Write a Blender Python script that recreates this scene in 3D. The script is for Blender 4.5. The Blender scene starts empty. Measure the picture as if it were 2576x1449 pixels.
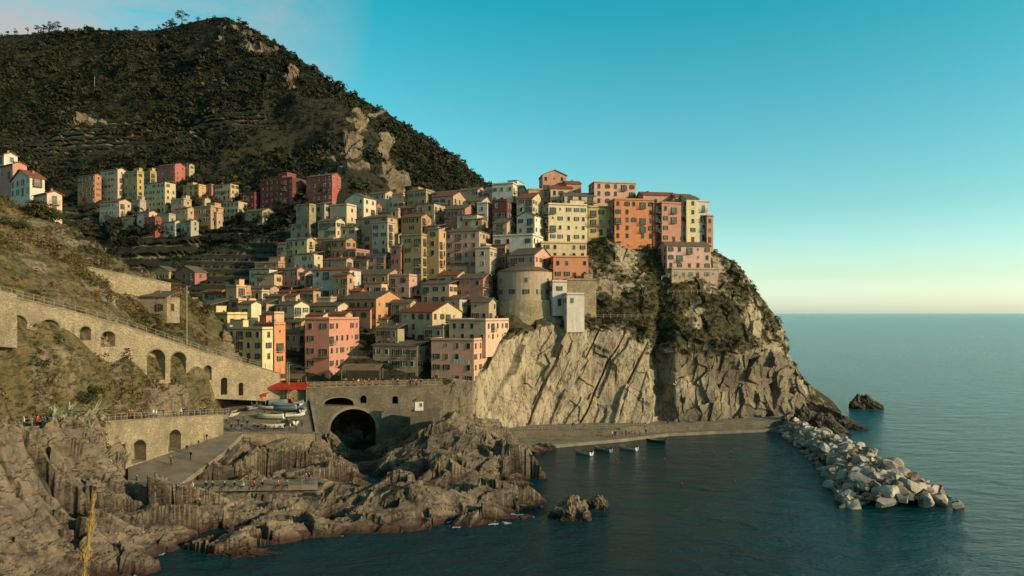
import bpy, math, random, bmesh
import numpy as np
from mathutils import Vector, Matrix, geometry
rng=np.random.default_rng(7); random.seed(7)
SC=bpy.context.scene; COL=SC.collection
F=1717.;H=34.;CX=1288.;CY=788.
# unproject through the camera: image pixel column / row / depth -> world metres
def P(px,py,d): return ((px-CX)/F*d, d, H-(py-CY)/F*d)
def PZ(px,d,z): return ((px-CX)/F*d, d, z)
def lin(c):
    return tuple(((x/255.)/12.92 if x/255.<=.04045 else ((x/255.+.055)/1.055)**2.4) for x in c)
# ---------------------------------------------------------------- noise
def h3(a,b,c,seed=0):
    a=a.astype(np.int64);b=b.astype(np.int64);c=c.astype(np.int64)
    n=(a*73856093)^(b*19349663)^(c*83492791)^(seed*2654435761&0x7fffffff)
    n=n&0x7fffffff
    n=((n>>13)^n)*60493+19990303; n&=0x7fffffff
    n=((n>>11)^n)*48271; n&=0x7fffffff
    n=(n>>9)^n
    return (n&0xfffff)/float(0x100000)
def vn(x,y,z,seed=0):
    xi=np.floor(x);yi=np.floor(y);zi=np.floor(z)
    fx=x-xi;fy=y-yi;fz=z-zi
    fx=fx*fx*(3-2*fx);fy=fy*fy*(3-2*fy);fz=fz*fz*(3-2*fz)
    r=0
    for i in (0,1):
        for j in (0,1):
            for k in (0,1):
                w=(fx if i else 1-fx)*(fy if j else 1-fy)*(fz if k else 1-fz)
                r=r+w*h3(xi+i,yi+j,zi+k,seed)
    return r*2-1
def fbm(x,y,z,oct=4,seed=0):
    r=0;a=1;s=1
    for o in range(oct):
        r=r+a*vn(x*s+o*17.3,y*s+o*9.1,z*s+o*5.7,seed+o); a*=.5; s*=2.03
    return r/1.9
def facet(a,b,seed=0,g=.9,hc=1.):
    ai=np.floor(a);bi=np.floor(b);best=np.full(a.shape,1e9);val=np.zeros(a.shape)
    z=np.zeros(a.shape)
    for i in (-1,0,1):
        for j in (-1,0,1):
            ca=ai+i;cb=bi+j
            jx=ca+h3(ca,cb,z,seed);jy=cb+h3(ca,cb,z,seed+1)
            dd=(a-jx)**2+(b-jy)**2
            v=(h3(ca,cb,z,seed+2)*2-1)*hc+ (h3(ca,cb,z,seed+3)-.5)*2*g*(a-jx)+(h3(ca,cb,z,seed+4)-.5)*2*g*(b-jy)
            m=dd<best; best=np.where(m,dd,best); val=np.where(m,v,val)
    return val
# ---------------------------------------------------------------- materials
def nt(name):
    m=bpy.data.materials.new(name); m.use_nodes=True; t=m.node_tree
    b=t.nodes['Principled BSDF']; return m,t,b
def noise(t,vec,scale,detail=5,rough=.6,dist=0.):
    n=t.nodes.new('ShaderNodeTexNoise'); n.inputs['Scale'].default_value=scale
    n.inputs['Detail'].default_value=detail; n.inputs['Roughness'].default_value=rough
    n.inputs['Distortion'].default_value=dist
    if vec is not None: t.links.new(vec,n.inputs['Vector'])
    return n.outputs['Fac']
def ramp(t,fac,a,b,ca=(0,0,0,1),cb=(1,1,1,1)):
    r=t.nodes.new('ShaderNodeValToRGB'); r.color_ramp.elements[0].position=a; r.color_ramp.elements[1].position=b
    r.color_ramp.elements[0].color=ca; r.color_ramp.elements[1].color=cb
    t.links.new(fac,r.inputs[0]); return r.outputs[0]
def mix(t,fac,a,b,bt='MIX'):
    n=t.nodes.new('ShaderNodeMix'); n.data_type='RGBA'; n.blend_type=bt
    for i,v in ((0,fac),(6,a),(7,b)):
        if hasattr(v,'is_linked'): t.links.new(v,n.inputs[i])
        elif i==0: n.inputs[0].default_value=v
        else: n.inputs[i].default_value=(*v[:3],1)
    return n.outputs[2]
def bumpn(t,b,h,dist,strength=1.,prev=None):
    n=t.nodes.new('ShaderNodeBump'); n.inputs['Distance'].default_value=dist; n.inputs['Strength'].default_value=strength
    t.links.new(h,n.inputs['Height'])
    if prev is not None: t.links.new(prev,n.inputs['Normal'])
    if b is not None: t.links.new(n.outputs[0],b.inputs['Normal'])
    return n.outputs[0]
def pos(t,scale=(1,1,1),rot=(0,0,0)):
    g=t.nodes.new('ShaderNodeNewGeometry'); m=t.nodes.new('ShaderNodeMapping')
    m.inputs['Scale'].default_value=scale; m.inputs['Rotation'].default_value=rot
    t.links.new(g.outputs['Position'],m.inputs[0]); return m.outputs[0]
def fissures(t,v,scale,w):
    f=noise(t,v,scale,6,.6,.3); r=t.nodes.new('ShaderNodeValToRGB'); e=r.color_ramp.elements
    e[0].position=.5-w; e[0].color=(1,1,1,1); e[1].position=.5+w; e[1].color=(1,1,1,1); m_=e.new(.5); m_.color=(0,0,0,1)
    t.links.new(f,r.inputs[0]); return r.outputs[0]
def simple(name,c,rough=.85,var=.3,scale=1.5,bump=.02,streak=False,metal=0.):
    m,t,b=nt(name); v=pos(t)
    c2=tuple(x*(1-var) for x in c)
    o=mix(t,ramp(t,noise(t,v,scale),.35,.65),c2,c)
    if streak:
        v2=pos(t,(1.3,1.3,.12)); o=mix(t,ramp(t,noise(t,v2,1.1),.5,.78),o,tuple(x*.6 for x in c))
        o=mix(t,ramp(t,noise(t,v,.23,3),.42,.75),o,tuple(min(1,x*.75+.03) for x in c))
        o=mix(t,ramp(t,noise(t,v,.5,6,.7),.58,.72),o,(c[0]*.55+.05,c[1]*.5+.04,c[2]*.5+.03))
    t.links.new(o,b.inputs['Base Color']); b.inputs['Roughness'].default_value=rough
    b.inputs['Specular IOR Level'].default_value=.2; b.inputs['Metallic'].default_value=metal
    if bump: bumpn(t,b,noise(t,v,scale*6),bump)
    return m
_pl={}
def plaster(rgb):
    if rgb not in _pl:
        c=lin(rgb); l=.3*c[0]+.6*c[1]+.1*c[2]; c=tuple((x*.77+l*.23)*.80*k for x,k in zip(c,(1.07,.98,.95)))
        _pl[rgb]=simple('plaster',c,.92,.16,.8,.02,True)
    return _pl[rgb]
def rockmat(name,ca,cb,cd,veg=((.075,.07,.028),(.035,.042,.016)),strata=True,cs=1.,wet=True,bd=.3,cr=None):
    m,t,b=nt(name); v=pos(t)
    vs=pos(t,(1,.6,.16),(0,math.radians(27),0)) if strata else pos(t,(1,.8,1.3),(.5,.3,.4))
    base=mix(t,ramp(t,noise(t,v,.09*cs,6),.38,.62),ca,cb)
    base=mix(t,ramp(t,noise(t,vs,.6*cs,8,.65),.46,.72),base,cd)
    base=mix(t,ramp(t,noise(t,v,1.6*cs,6,.7),.5,.8),base,tuple(min(1,x*1.25) for x in ca))
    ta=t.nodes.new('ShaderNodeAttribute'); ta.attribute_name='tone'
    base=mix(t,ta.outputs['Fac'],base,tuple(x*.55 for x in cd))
    ck=None
    if cr:
        vf=pos(t,(1,.6,.1),(0,math.radians(27),0)) if strata else pos(t,(1,.35,1.6),(.5,.3,.4))
        ck=fissures(t,vf,cr,.012); base=mix(t,ck,tuple(x*.6 for x in cd),base)
    a=t.nodes.new('ShaderNodeAttribute'); a.attribute_name='veg'
    vg=mix(t,ramp(t,noise(t,v,.7,8,.7),.38,.62),veg[0],veg[1])
    mx=t.nodes.new('ShaderNodeMath'); mx.operation='ADD'; t.links.new(a.outputs['Fac'],mx.inputs[0])
    m2=t.nodes.new('ShaderNodeMath'); m2.operation='MULTIPLY_ADD'; m2.inputs[1].default_value=1.1; m2.inputs[2].default_value=-.55
    t.links.new(noise(t,v,.35,8,.75),m2.inputs[0]); t.links.new(m2.outputs[0],mx.inputs[1])
    base=mix(t,ramp(t,mx.outputs[0],.42,.56),base,vg)
    if wet:
        sp=t.nodes.new('ShaderNodeSeparateXYZ'); g=t.nodes.new('ShaderNodeNewGeometry'); t.links.new(g.outputs['Position'],sp.inputs[0])
        mw=t.nodes.new('ShaderNodeMath'); mw.operation='MULTIPLY_ADD'; mw.inputs[1].default_value=1.6; t.links.new(noise(t,v,.5),mw.inputs[0])
        t.links.new(sp.outputs[2],mw.inputs[2])
        rr=t.nodes.new('ShaderNodeMapRange'); rr.inputs[1].default_value=1.1; rr.inputs[2].default_value=2.4; rr.inputs[3].default_value=1; rr.inputs[4].default_value=0
        t.links.new(mw.outputs[0],rr.inputs[0])
        base=mix(t,rr.outputs[0],base,(.05,.023,.015))
    t.links.new(base,b.inputs['Base Color']); b.inputs['Roughness'].default_value=.9; b.inputs['Specular IOR Level'].default_value=.2
    n1=bumpn(t,None,noise(t,vs,1.0,8,.66),bd); 
    if ck is not None: n1=bumpn(t,None,ck,bd*.6,1,n1)
    n2=bumpn(t,b,noise(t,v,3.2,7,.7),bd*.4,1,n1)
    return m
M={}
M['rock']=rockmat('coastal_rock',(.225,.155,.100),(.135,.096,.064),(.055,.041,.030),veg=((.15,.10,.042),(.055,.048,.021)),strata=False,bd=.35,cr=.4)
M['rockd']=rockmat('dark_sea_rock',(.10,.075,.055),(.06,.046,.036),(.03,.024,.02),strata=False,bd=.4,cr=.5)
M['cliff']=rockmat('cliff_rock',(.36,.265,.168),(.275,.20,.127),(.115,.083,.055),veg=((.075,.055,.024),(.036,.034,.014)),bd=.28,cr=.6)
M['mount']=rockmat('mountain_soil',(.25,.175,.11),(.14,.10,.062),(.07,.052,.034),veg=((.042,.034,.017),(.019,.019,.010)),cs=.25,wet=False,bd=1.2)
M['town']=rockmat('terrace_soil',(.09,.07,.05),(.06,.047,.032),(.04,.03,.022),veg=((.035,.030,.014),(.018,.018,.009)),cs=.5,wet=False)
M['boulder']=simple('boulder_stone',(.45,.355,.275),.9,.42,.5,.15)
M['boulder2']=simple('boulder_stone_brown',(.27,.195,.14),.9,.5,.6,.15)
def stonemat(name,c,s=3.0):
    m,t,b=nt(name); v=pos(t,(1,1,1.9))
    vo=t.nodes.new('ShaderNodeTexVoronoi'); vo.inputs['Scale'].default_value=s; t.links.new(v,vo.inputs['Vector'])
    ve=t.nodes.new('ShaderNodeTexVoronoi'); ve.feature='DISTANCE_TO_EDGE'; ve.inputs['Scale'].default_value=s; t.links.new(v,ve.inputs['Vector'])
    sep=t.nodes.new('ShaderNodeSeparateColor'); t.links.new(vo.outputs['Color'],sep.inputs[0])
    o=mix(t,sep.outputs[0],tuple(x*.6 for x in c),tuple(min(1,x*1.2) for x in c))
    o=mix(t,ramp(t,noise(t,pos(t),.3,6,.7),.42,.72),o,tuple(x*.42 for x in c))
    o=mix(t,ramp(t,noise(t,pos(t,(1,1,.2)),.9,6,.7),.55,.75),o,tuple(x*.5 for x in c))
    e=ramp(t,ve.outputs['Distance'],.01,.07)
    o=mix(t,e,tuple(x*.5 for x in c),o)
    t.links.new(o,b.inputs['Base Color']); b.inputs['Roughness'].default_value=.95
    bumpn(t,b,e,.05); return m
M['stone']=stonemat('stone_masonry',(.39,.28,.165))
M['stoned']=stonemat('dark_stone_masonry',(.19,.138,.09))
M['conc']=simple('concrete',(.23,.175,.122),.9,.4,.35,.03)
M['pave']=simple('paving',(.20,.152,.108),.9,.4,.4,.03)
M['terra']=simple('terracotta_tiles',lin((140,80,56)),.9,.45,2.5,.06)
M['slate']=simple('slate_roof',lin((112,94,76)),.9,.45,2.,.05)
M['green']=simple('green_paint',lin((34,50,42)),.6,.2,3,0)
M['brown']=simple('brown_paint',lin((84,50,36)),.6,.2,3,0)
M['red']=simple('red_paint',lin((120,50,40)),.6,.2,3,0)
M['grey']=simple('grey_paint',lin((108,102,92)),.6,.2,3,0)
M['trim']=simple('window_trim',(.32,.26,.19),.8,.2,3,0)
M['white']=simple('white_paint',(.56,.49,.40),.6,.2,2,0)
M['wood']=simple('weathered_wood',lin((150,120,88)),.8,.3,4,.01)
M['metal']=simple('railing_metal',lin((140,130,112)),.5,.2,4,0)
M['dark']=simple('dark_interior',(.02,.018,.016),.9,.2,2,0)
M['orange']=simple('orange_fabric',lin((180,56,28)),.8,.5,1.2,.01)
M['skin']=simple('skin',lin((200,150,120)),.6,.05,3,0)
M['hair']=simple('hair',lin((45,32,24)),.7,.1,3,0)
M['tarp']=simple('blue_tarp',lin((112,125,125)),.7,.3,2,.02)
M['canvas']=simple('taupe_canvas',lin((112,88,68)),.8,.2,1,.02)
M['straw']=simple('golden_straw',lin((196,154,88)),.8,.4,60,0)
M['agave']=simple('agave_leaf',(.34,.33,.20),.6,.35,2,0)
M['bark']=simple('bark',(.07,.05,.035),.9,.3,3,.03)
M['foam']=simple('sea_foam',(.5,.5,.47),.9,.3,3,0)
m,t,b=nt('window_glass'); b.inputs['Base Color'].default_value=(.02,.02,.02,1); b.inputs['Roughness'].default_value=.25; M['glass']=m
m,t,b=nt('foliage'); a=t.nodes.new('ShaderNodeAttribute'); a.attribute_name='tint'; t.links.new(a.outputs['Color'],b.inputs['Base Color'])
b.inputs['Roughness'].default_value=.8; b.inputs['Specular IOR Level'].default_value=.1; M['leaf']=m
# water: cliff's dark reflection painted into the harbour colour, paler blue-green open sea
m,t,b=nt('sea_water'); b.inputs['Roughness'].default_value=.16; b.inputs['IOR'].default_value=1.33; b.inputs['Specular IOR Level'].default_value=.34
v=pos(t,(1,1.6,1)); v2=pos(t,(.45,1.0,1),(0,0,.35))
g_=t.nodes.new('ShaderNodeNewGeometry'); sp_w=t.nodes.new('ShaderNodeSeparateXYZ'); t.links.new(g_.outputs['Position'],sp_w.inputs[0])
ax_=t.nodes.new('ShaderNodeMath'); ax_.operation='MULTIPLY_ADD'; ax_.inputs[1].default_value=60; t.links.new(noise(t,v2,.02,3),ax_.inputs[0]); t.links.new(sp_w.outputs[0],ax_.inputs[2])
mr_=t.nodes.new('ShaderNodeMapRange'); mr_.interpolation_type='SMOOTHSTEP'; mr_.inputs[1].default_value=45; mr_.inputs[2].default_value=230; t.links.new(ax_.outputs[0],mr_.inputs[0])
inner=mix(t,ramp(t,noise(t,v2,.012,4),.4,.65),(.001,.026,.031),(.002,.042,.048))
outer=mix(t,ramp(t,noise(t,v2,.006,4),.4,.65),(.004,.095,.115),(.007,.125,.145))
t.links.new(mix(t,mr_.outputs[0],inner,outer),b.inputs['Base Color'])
n1=bumpn(t,None,noise(t,v2,.22,5,.62,.4),2.3,1.); n2=bumpn(t,b,noise(t,v,1.2,5,.65,.3),.36,1.,n1); M['sea']=m
# ---------------------------------------------------------------- mesh helpers
class MB:
    def __init__(s): s.v=[];s.f=[];s.m=[]
    def face(s,pts,mi=0):
        n=len(s.v); s.v+= [tuple(p) for p in pts]; s.f.append(tuple(range(n,n+len(pts)))); s.m.append(mi)
    def box(s,c,sz,mi=0,rz=0.,taper=1.):
        n=len(s.v); cr,sr=math.cos(rz),math.sin(rz)
        for k in (-1,1):
            tp=taper if k==1 else 1
            for i,j in ((-1,-1),(1,-1),(1,1),(-1,1)):
                x=i*sz[0]/2*tp;y=j*sz[1]/2*tp
                s.v.append((c[0]+x*cr-y*sr,c[1]+x*sr+y*cr,c[2]+k*sz[2]/2))
        for q in ((0,3,2,1),(4,5,6,7),(0,1,5,4),(1,2,6,5),(2,3,7,6),(3,0,4,7)):
            s.f.append(tuple(n+i for i in q)); s.m.append(mi)
    def tube(s,p0,p1,r0,r1,k=6,mi=0):
        p0=Vector(p0);p1=Vector(p1);d=(p1-p0).normalized()
        a=d.orthogonal().normalized();b=d.cross(a);n=len(s.v)
        for p,r in ((p0,r0),(p1,r1)):
            for i in range(k):
                an=2*math.pi*i/k; s.v.append(tuple(p+a*r*math.cos(an)+b*r*math.sin(an)))
        for i in range(k):
            j=(i+1)%k; s.f.append((n+i,n+j,n+k+j,n+k+i)); s.m.append(mi)
        s.f.append(tuple(n+k-1-i for i in range(k)));s.m.append(mi)
        s.f.append(tuple(n+k+i for i in range(k)));s.m.append(mi)
    def mesh(s,name,mats,smooth=False):
        me=bpy.data.meshes.new(name); me.from_pydata(s.v,[],s.f)
        for m_ in mats: me.materials.append(m_)
        me.polygons.foreach_set('material_index',s.m)
        if smooth: me.polygons.foreach_set('use_smooth',[True]*len(s.f))
        me.update(); return me
def ob(name,data,loc=(0,0,0),rz=0.,parent=None,scale=None,**pr):
    o=bpy.data.objects.new(name,data); o.location=loc; o.rotation_euler=(0,0,rz)
    if scale: o.scale=scale
    if parent: o.parent=parent
    COL.objects.link(o)
    for k,v_ in pr.items(): o[k]=v_
    return o
def npmesh(name,V,Q,mats,attrs={},smooth=True):
    me=bpy.data.meshes.new(name); nv=len(V);nf=len(Q);k=Q.shape[1]
    me.vertices.add(nv); me.vertices.foreach_set('co',np.ascontiguousarray(V,dtype=np.float32).ravel())
    me.loops.add(nf*k); me.loops.foreach_set('vertex_index',Q.astype(np.int32).ravel())
    me.polygons.add(nf); me.polygons.foreach_set('loop_start',np.arange(0,nf*k,k,dtype=np.int32))
    me.polygons.foreach_set('loop_total',np.full(nf,k,dtype=np.int32))
    me.polygons.foreach_set('use_smooth',np.full(nf,smooth))
    for m_ in mats: me.materials.append(m_)
    for an,(ty,arr) in attrs.items():
        a=me.attributes.new(an,ty,'POINT')
        a.data.foreach_set('color' if ty=='FLOAT_COLOR' else 'value',np.ascontiguousarray(arr,dtype=np.float32).ravel())
    me.update(calc_edges=True); me.validate(); return me
def gridq(nx,ny):
    i=np.arange(nx-1)[:,None]*ny+np.arange(ny-1)[None,:]
    return np.stack([i,i+ny,i+ny+1,i+1],-1).reshape(-1,4)
def blur(A,n):
    for _ in range(n):
        B=A.copy(); B[1:-1]=(A[:-2]+2*A[1:-1]+A[2:])/4; A=B
        B=A.copy(); B[:,1:-1]=(A[:,:-2]+2*A[:,1:-1]+A[:,2:])/4; A=B
    return A
def sheetgrid(cols,nx,ny,bl=3,back=None):
    pxs=np.array([c[0] for c in cols],float); C=np.array([c[1] for c in cols],float)
    R=C.shape[1]; X=np.linspace(pxs[0],pxs[-1],nx); T=np.linspace(0,R-1,ny)
    out=np.zeros((nx,ny,2))
    tmp=np.zeros((len(cols),ny,2))
    for i in range(len(cols)):
        for k in (0,1): tmp[i,:,k]=np.interp(T,np.arange(R),C[i,:,k])
    for j in range(ny):
        for k in (0,1): out[:,j,k]=np.interp(X,pxs,tmp[:,j,k])
    out=blur(out,bl)
    PX=np.repeat(X[:,None],ny,1); d=out[...,1]
    W=np.stack([(PX-CX)/F*d,d,H-(out[...,0]-CY)/F*d],-1)
    if back:
        B=[]
        for k in range(6,0,-1):
            b_=W[:,0].copy(); b_[:,1]+=back[0]*k/6; b_[:,0]*= (b_[:,1]/W[:,0,1]); b_[:,2]-=back[1]*(k/6)**1.3; B.append(b_)
        W=np.concatenate([np.stack(B,1),W],1)
        PX=np.repeat(X[:,None],ny+6,1); out=np.concatenate([np.repeat(out[:,:1],6,1),out],1)
        T=np.concatenate([np.zeros(6),T])
    return W,PX,out[...,0],T
def gnormals(W):
    a=np.gradient(W,axis=0);b=np.gradient(W,axis=1); n=np.cross(b,a); n/=np.linalg.norm(n,axis=-1,keepdims=True)+1e-9
    s=np.sign(-n[...,1]); s[s==0]=1
    return n*s[...,None]
# ---------------------------------------------------------------- foliage
def clumps(name,C,R,n,ls,tints,flat=.8,smooth=False):
    Nn=len(C); 
    d=rng.normal(size=(Nn,n,3)); d/=np.linalg.norm(d,axis=-1,keepdims=True); d[...,2]=np.where(d[...,2]<-.35,-d[...,2],d[...,2])
    lob=rng.uniform(0,50,(Nn,1))
    l=vn(d[...,0]*1.7+lob,d[...,1]*1.7,d[...,2]*1.7,3)
    rr=R[:,None]*(.82+.38*l+rng.uniform(-.22,.08,(Nn,n)))
    p=C[:,None,:]+d*rr[...,None]*np.array([1,1,flat])
    nn=d+rng.normal(size=d.shape)*.35; nn/=np.linalg.norm(nn,axis=-1,keepdims=True)
    up=rng.normal(size=d.shape); a=np.cross(nn,up); a/=np.linalg.norm(a,axis=-1,keepdims=True)+1e-9; b=np.cross(nn,a)
    s=(ls*R[:,None]*rng.uniform(.6,1.3,(Nn,n)))[...,None]
    V=np.stack([p-a*s,p-b*s*.6,p+a*s,p+b*s*.6],2).reshape(-1,3)
    Q=np.arange(len(V)).reshape(-1,4)
    t=tints[:,None,:]*rng.uniform(.7,1.25,(Nn,n,1))*(.85+.3*l[...,None])
    t=np.repeat(t.reshape(-1,1,3),4,1).reshape(-1,3); t=np.concatenate([t,np.ones((len(t),1))],1)
    return npmesh(name,V,Q,[M['leaf']],{'tint':('FLOAT_COLOR',t)},smooth)
def tintmix(n,a,b,c,pc=.15):
    k=rng.uniform(0,1,(n,1)); t=np.array(a)*(1-k)+np.array(b)*k
    m_=rng.uniform(0,1,n)<pc; t[m_]=np.array(c); return t
def areasample(W,mask,n):
    a=np.cross(W[1:,:-1]-W[:-1,:-1],W[:-1,1:]-W[:-1,:-1]); ar=np.linalg.norm(a,axis=-1)*mask[:-1,:-1]
    p=ar.ravel()/ar.sum(); idx=rng.choice(len(p),n,p=p); i,j=np.unravel_index(idx,ar.shape)
    u=rng.uniform(0,1,(n,1)); v_=rng.uniform(0,1,(n,1))
    return W[i,j]+(W[i+1,j]-W[i,j])*u+(W[i,j+1]-W[i,j])*v_,i,j
# ================================================================ WORLD / SUN / CAMERA
S=Vector((.865,-.42,.29)).normalized()
w=bpy.data.worlds.new('World'); SC.world=w; w.use_nodes=True; t=w.node_tree
bg=t.nodes['Background']; sk=t.nodes.new('ShaderNodeTexSky'); sk.sky_type='NISHITA'; sk.sun_disc=False
sk.sun_elevation=math.asin(S.z); sk.sun_rotation=math.atan2(S.x,S.y); sk.dust_density=1.0; sk.air_density=1.0; sk.ozone_density=1.5
tc=t.nodes.new('ShaderNodeTexCoord'); sx_=t.nodes.new('ShaderNodeSeparateXYZ'); t.links.new(tc.outputs['Generated'],sx_.inputs[0])
r=t.nodes.new('ShaderNodeValToRGB'); e0=r.color_ramp.elements
e0[0].position=0.; e0[0].color=(2.9/6,3.4/6,4.0/6,1); e0[1].position=.75; e0[1].color=(1.9/6,1.6/6,1.15/6,1)
for p_,c_ in ((.05,(2.0,2.4,2.3)),(.14,(1.25,2.1,1.8)),(.42,(.16,2.15,1.75)),(.5,(.3,1.9,1.5))):
    q_=e0.new(p_); q_.color=(c_[0]/6,c_[1]/6,c_[2]/6,1)
t.links.new(sx_.outputs[2],r.inputs[0])
tint=mix(t,1.,mix(t,1.,sk.outputs[0],r.outputs[0],'MULTIPLY'),(6,6,6),'MULTIPLY')
mp=t.nodes.new('ShaderNodeMapping'); mp.inputs['Scale'].default_value=(1,1,2.2); t.links.new(tc.outputs['Generated'],mp.inputs[0])
cf=ramp(t,noise(t,mp.outputs[0],3.6,7,.6,.4),.33,.60)
vm=t.nodes.new('ShaderNodeVectorMath'); vm.operation='DISTANCE'; t.links.new(tc.outputs['Generated'],vm.inputs[0]); vm.inputs[1].default_value=Vector((-.58,1,.50)).normalized()
near=ramp(t,vm.outputs['Value'],.10,.30,(1,1,1,1),(.0,.0,.0,1))
mm=t.nodes.new('ShaderNodeMath'); mm.operation='MULTIPLY'; t.links.new(cf,mm.inputs[0]); t.links.new(near,mm.inputs[1])
skc=mix(t,mm.outputs[0],tint,(5.6,5.0,4.7))
t.links.new(skc,bg.inputs[0]); bg.inputs[1].default_value=.10
sl=bpy.data.lights.new('sun','SUN'); sl.energy=5.0; sl.angle=math.radians(.6); sl.color=(1,.79,.54)
so=ob('sun',sl); so.rotation_euler=(-S).to_track_quat('-Z','Y').to_euler()
cam=bpy.data.cameras.new('camera'); cam.sensor_width=36; cam.lens=F/2576*36; cam.shift_y=(CY-724.5)/2576; cam.clip_end=120000; cam.clip_start=.1
co=ob('camera',cam,(0,0,H)); co.rotation_euler=(math.pi/2,0,0); SC.camera=co
SC.view_settings.view_transform='Standard'
# ================================================================ SEA
mb=MB(); mb.face([(-60000,-2000,0),(60000,-2000,0),(60000,90000,0),(-60000,90000,0)])
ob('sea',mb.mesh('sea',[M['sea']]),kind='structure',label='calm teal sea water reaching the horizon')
# ================================================================ MOUNTAIN
mc=[(-300,[(110,800),(260,680),(400,560),(520,440),(600,350),(780,250)]),
(0,[(90,740),(230,630),(370,520),(490,410),(590,340),(760,250)]),
(200,[(80,710),(230,610),(370,500),(480,400),(590,335),(760,250)]),
(400,[(75,680),(200,600),(350,500),(470,400),(590,332),(760,250)]),
(500,[(52,650),(185,575),(340,485),(470,390),(590,330),(760,252)]),
(570,[(44,630),(180,560),(330,475),(470,385),(590,330),(750,255)]),
(640,[(76,605),(190,545),(330,465),(470,380),(590,325),(730,262)]),
(700,[(112,585),(215,530),(340,455),(470,372),(590,320),(720,265)]),
(760,[(152,565),(240,512),(350,445),(470,365),(580,315),(700,270)]),
(830,[(208,545),(265,490),(360,425),(470,352),(560,312),(680,275)]),
(880,[(236,545),(300,475),(390,410),(480,345),(560,312),(660,280)]),
(950,[(272,580),(350,500),(430,430),(500,365),(570,325),(650,290)]),
(1060,[(340,610),(400,560),(460,500),(520,430),(580,370),(650,310)]),
(1150,[(398,620),(440,580),(490,530),(540,460),(590,400),(650,320)]),
(1235,[(474,620),(500,590),(530,540),(560,470),(600,400),(650,330)]),
(1400,[(560,620),(575,600),(590,560),(610,500),(630,430),(660,350)])]
W,PX,PY,T=sheetgrid(mc,560,360,5,back=(160,90))
nrm=gnormals(W)
x,y,z=W[...,0],W[...,1],W[...,2]
d1=fbm(x/70,y/70,z/70,4,11)*13+np.abs(fbm(x/28,y/28,z/45,4,21))*-11+3
fade=np.clip((PY-PY[:, :1])/60,0.25,1)
W=W+nrm*(d1*fade)[...,None]
zz=W[...,2]; per=5.5; ph=(zz+2.5*fbm(x/40,y/40,z*0,2,5))/per; fr=ph-np.floor(ph)
tm=np.clip(1.3-np.abs(PY-350)/100,0,1)*np.clip((780-PX)/120,0,1)*np.clip(.6+fbm(x/50,y/50,z/50,2,6)*1.5,0,1)+np.clip((PY-520)/50,0,1)
tm=np.clip(tm,0,1)
W[...,1]+=(fr-.5)*4.2*tm
def blob(cx,cy,sx,sy): return np.exp(-((PX-cx)/sx)**2-((PY-cy)/sy)**2)
rk=.9*blob(615,85,45,28)+.9*blob(655,125,45,16)+1.1*blob(735,195,22,32)+1.1*blob(885,365,28,48)+.9*blob(830,420,34,12)+1.1*blob(905,300,12,28)+1.2*blob(985,460,24,70)+.7*blob(450,338,70,7)+.5*blob(560,215,150,5)+.9*blob(940,285,75,6)+1.15*blob(958,400,18,65)+.8*blob(240,320,40,8)+.8*blob(860,460,60,8)+.8*blob(560,90,14,30)
rk=rk+fbm(x/14,y/14,z/14,4,31)*.85*(rk>.12)
rock=np.clip((rk-.3)*1.7,0,1); 
W+=nrm*((facet(W[...,0]/7,W[...,2]/12,41)*4+facet(W[...,0]/3,W[...,2]/5,43)*1.5)*np.clip(rock*1.4,0,1))[...,None]
W+=nrm*(fbm(x/6,y/6,z/6,3,47)*1.6)[...,None]
trc=tm*(fr>.66)*.75
me=npmesh('mountain',W.reshape(-1,3),gridq(W.shape[0],W.shape[1]),[M['mount']],{'veg':('FLOAT',(1-rock*1.2-trc).ravel())},False)
ob('mountain',me,kind='structure',label='steep scrub-covered mountain with rocky outcrops and old terraces')
MW,MPX=W,PX; MPJ=CY-(W[...,2]-H)/W[...,1]*F
def mount_d(px,py):
    i=int(np.clip((px-MPX[0,0])/(MPX[-1,0]-MPX[0,0])*(MPX.shape[0]-1),0,MPX.shape[0]-1))
    j=int(np.argmin(np.abs(MPJ[i,12:]-py)))+12; return float(MW[max(0,i-6):i+7,j,1].min())
big=np.clip(.6+fbm(x/40,y/40,z/40,3,51)*1.6,0,1)
dens=np.clip(1-rock*1.5,0,1)*(.3+.7*big)
dens=dens*(1-.93*tm*(1-.5*big))
dens[:, :6]*=.3
C,i,j=areasample(W,dens,25000)
bg_=big[i,j]
R=rng.uniform(.9,2.2,len(C))*(.8+.5*bg_)*np.where(rng.uniform(0,1,len(C))<.13*(.3+bg_),rng.uniform(1.6,2.6,len(C)),1.)
k=np.clip(fbm(C[:,0]/35,C[:,1]/35,C[:,2]/35,3,61)+.5,0,1)[:,None]
tn=(np.array([.016,.020,.010])*(1-k)+np.array([.036,.034,.016])*k)*rng.uniform(.7,1.4,(len(C),1))
br=rng.uniform(0,1,len(C))<.04; tn[br]=np.array([.07,.048,.026])*rng.uniform(.6,1.1,(br.sum(),1))
C[:,2]+=R*.3
ob('hillside_woodland',clumps('hillside_woodland',C,R,42,.27,tn,.9),kind='stuff',label='dense dark green macchia scrub and trees covering the mountain')
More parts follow.
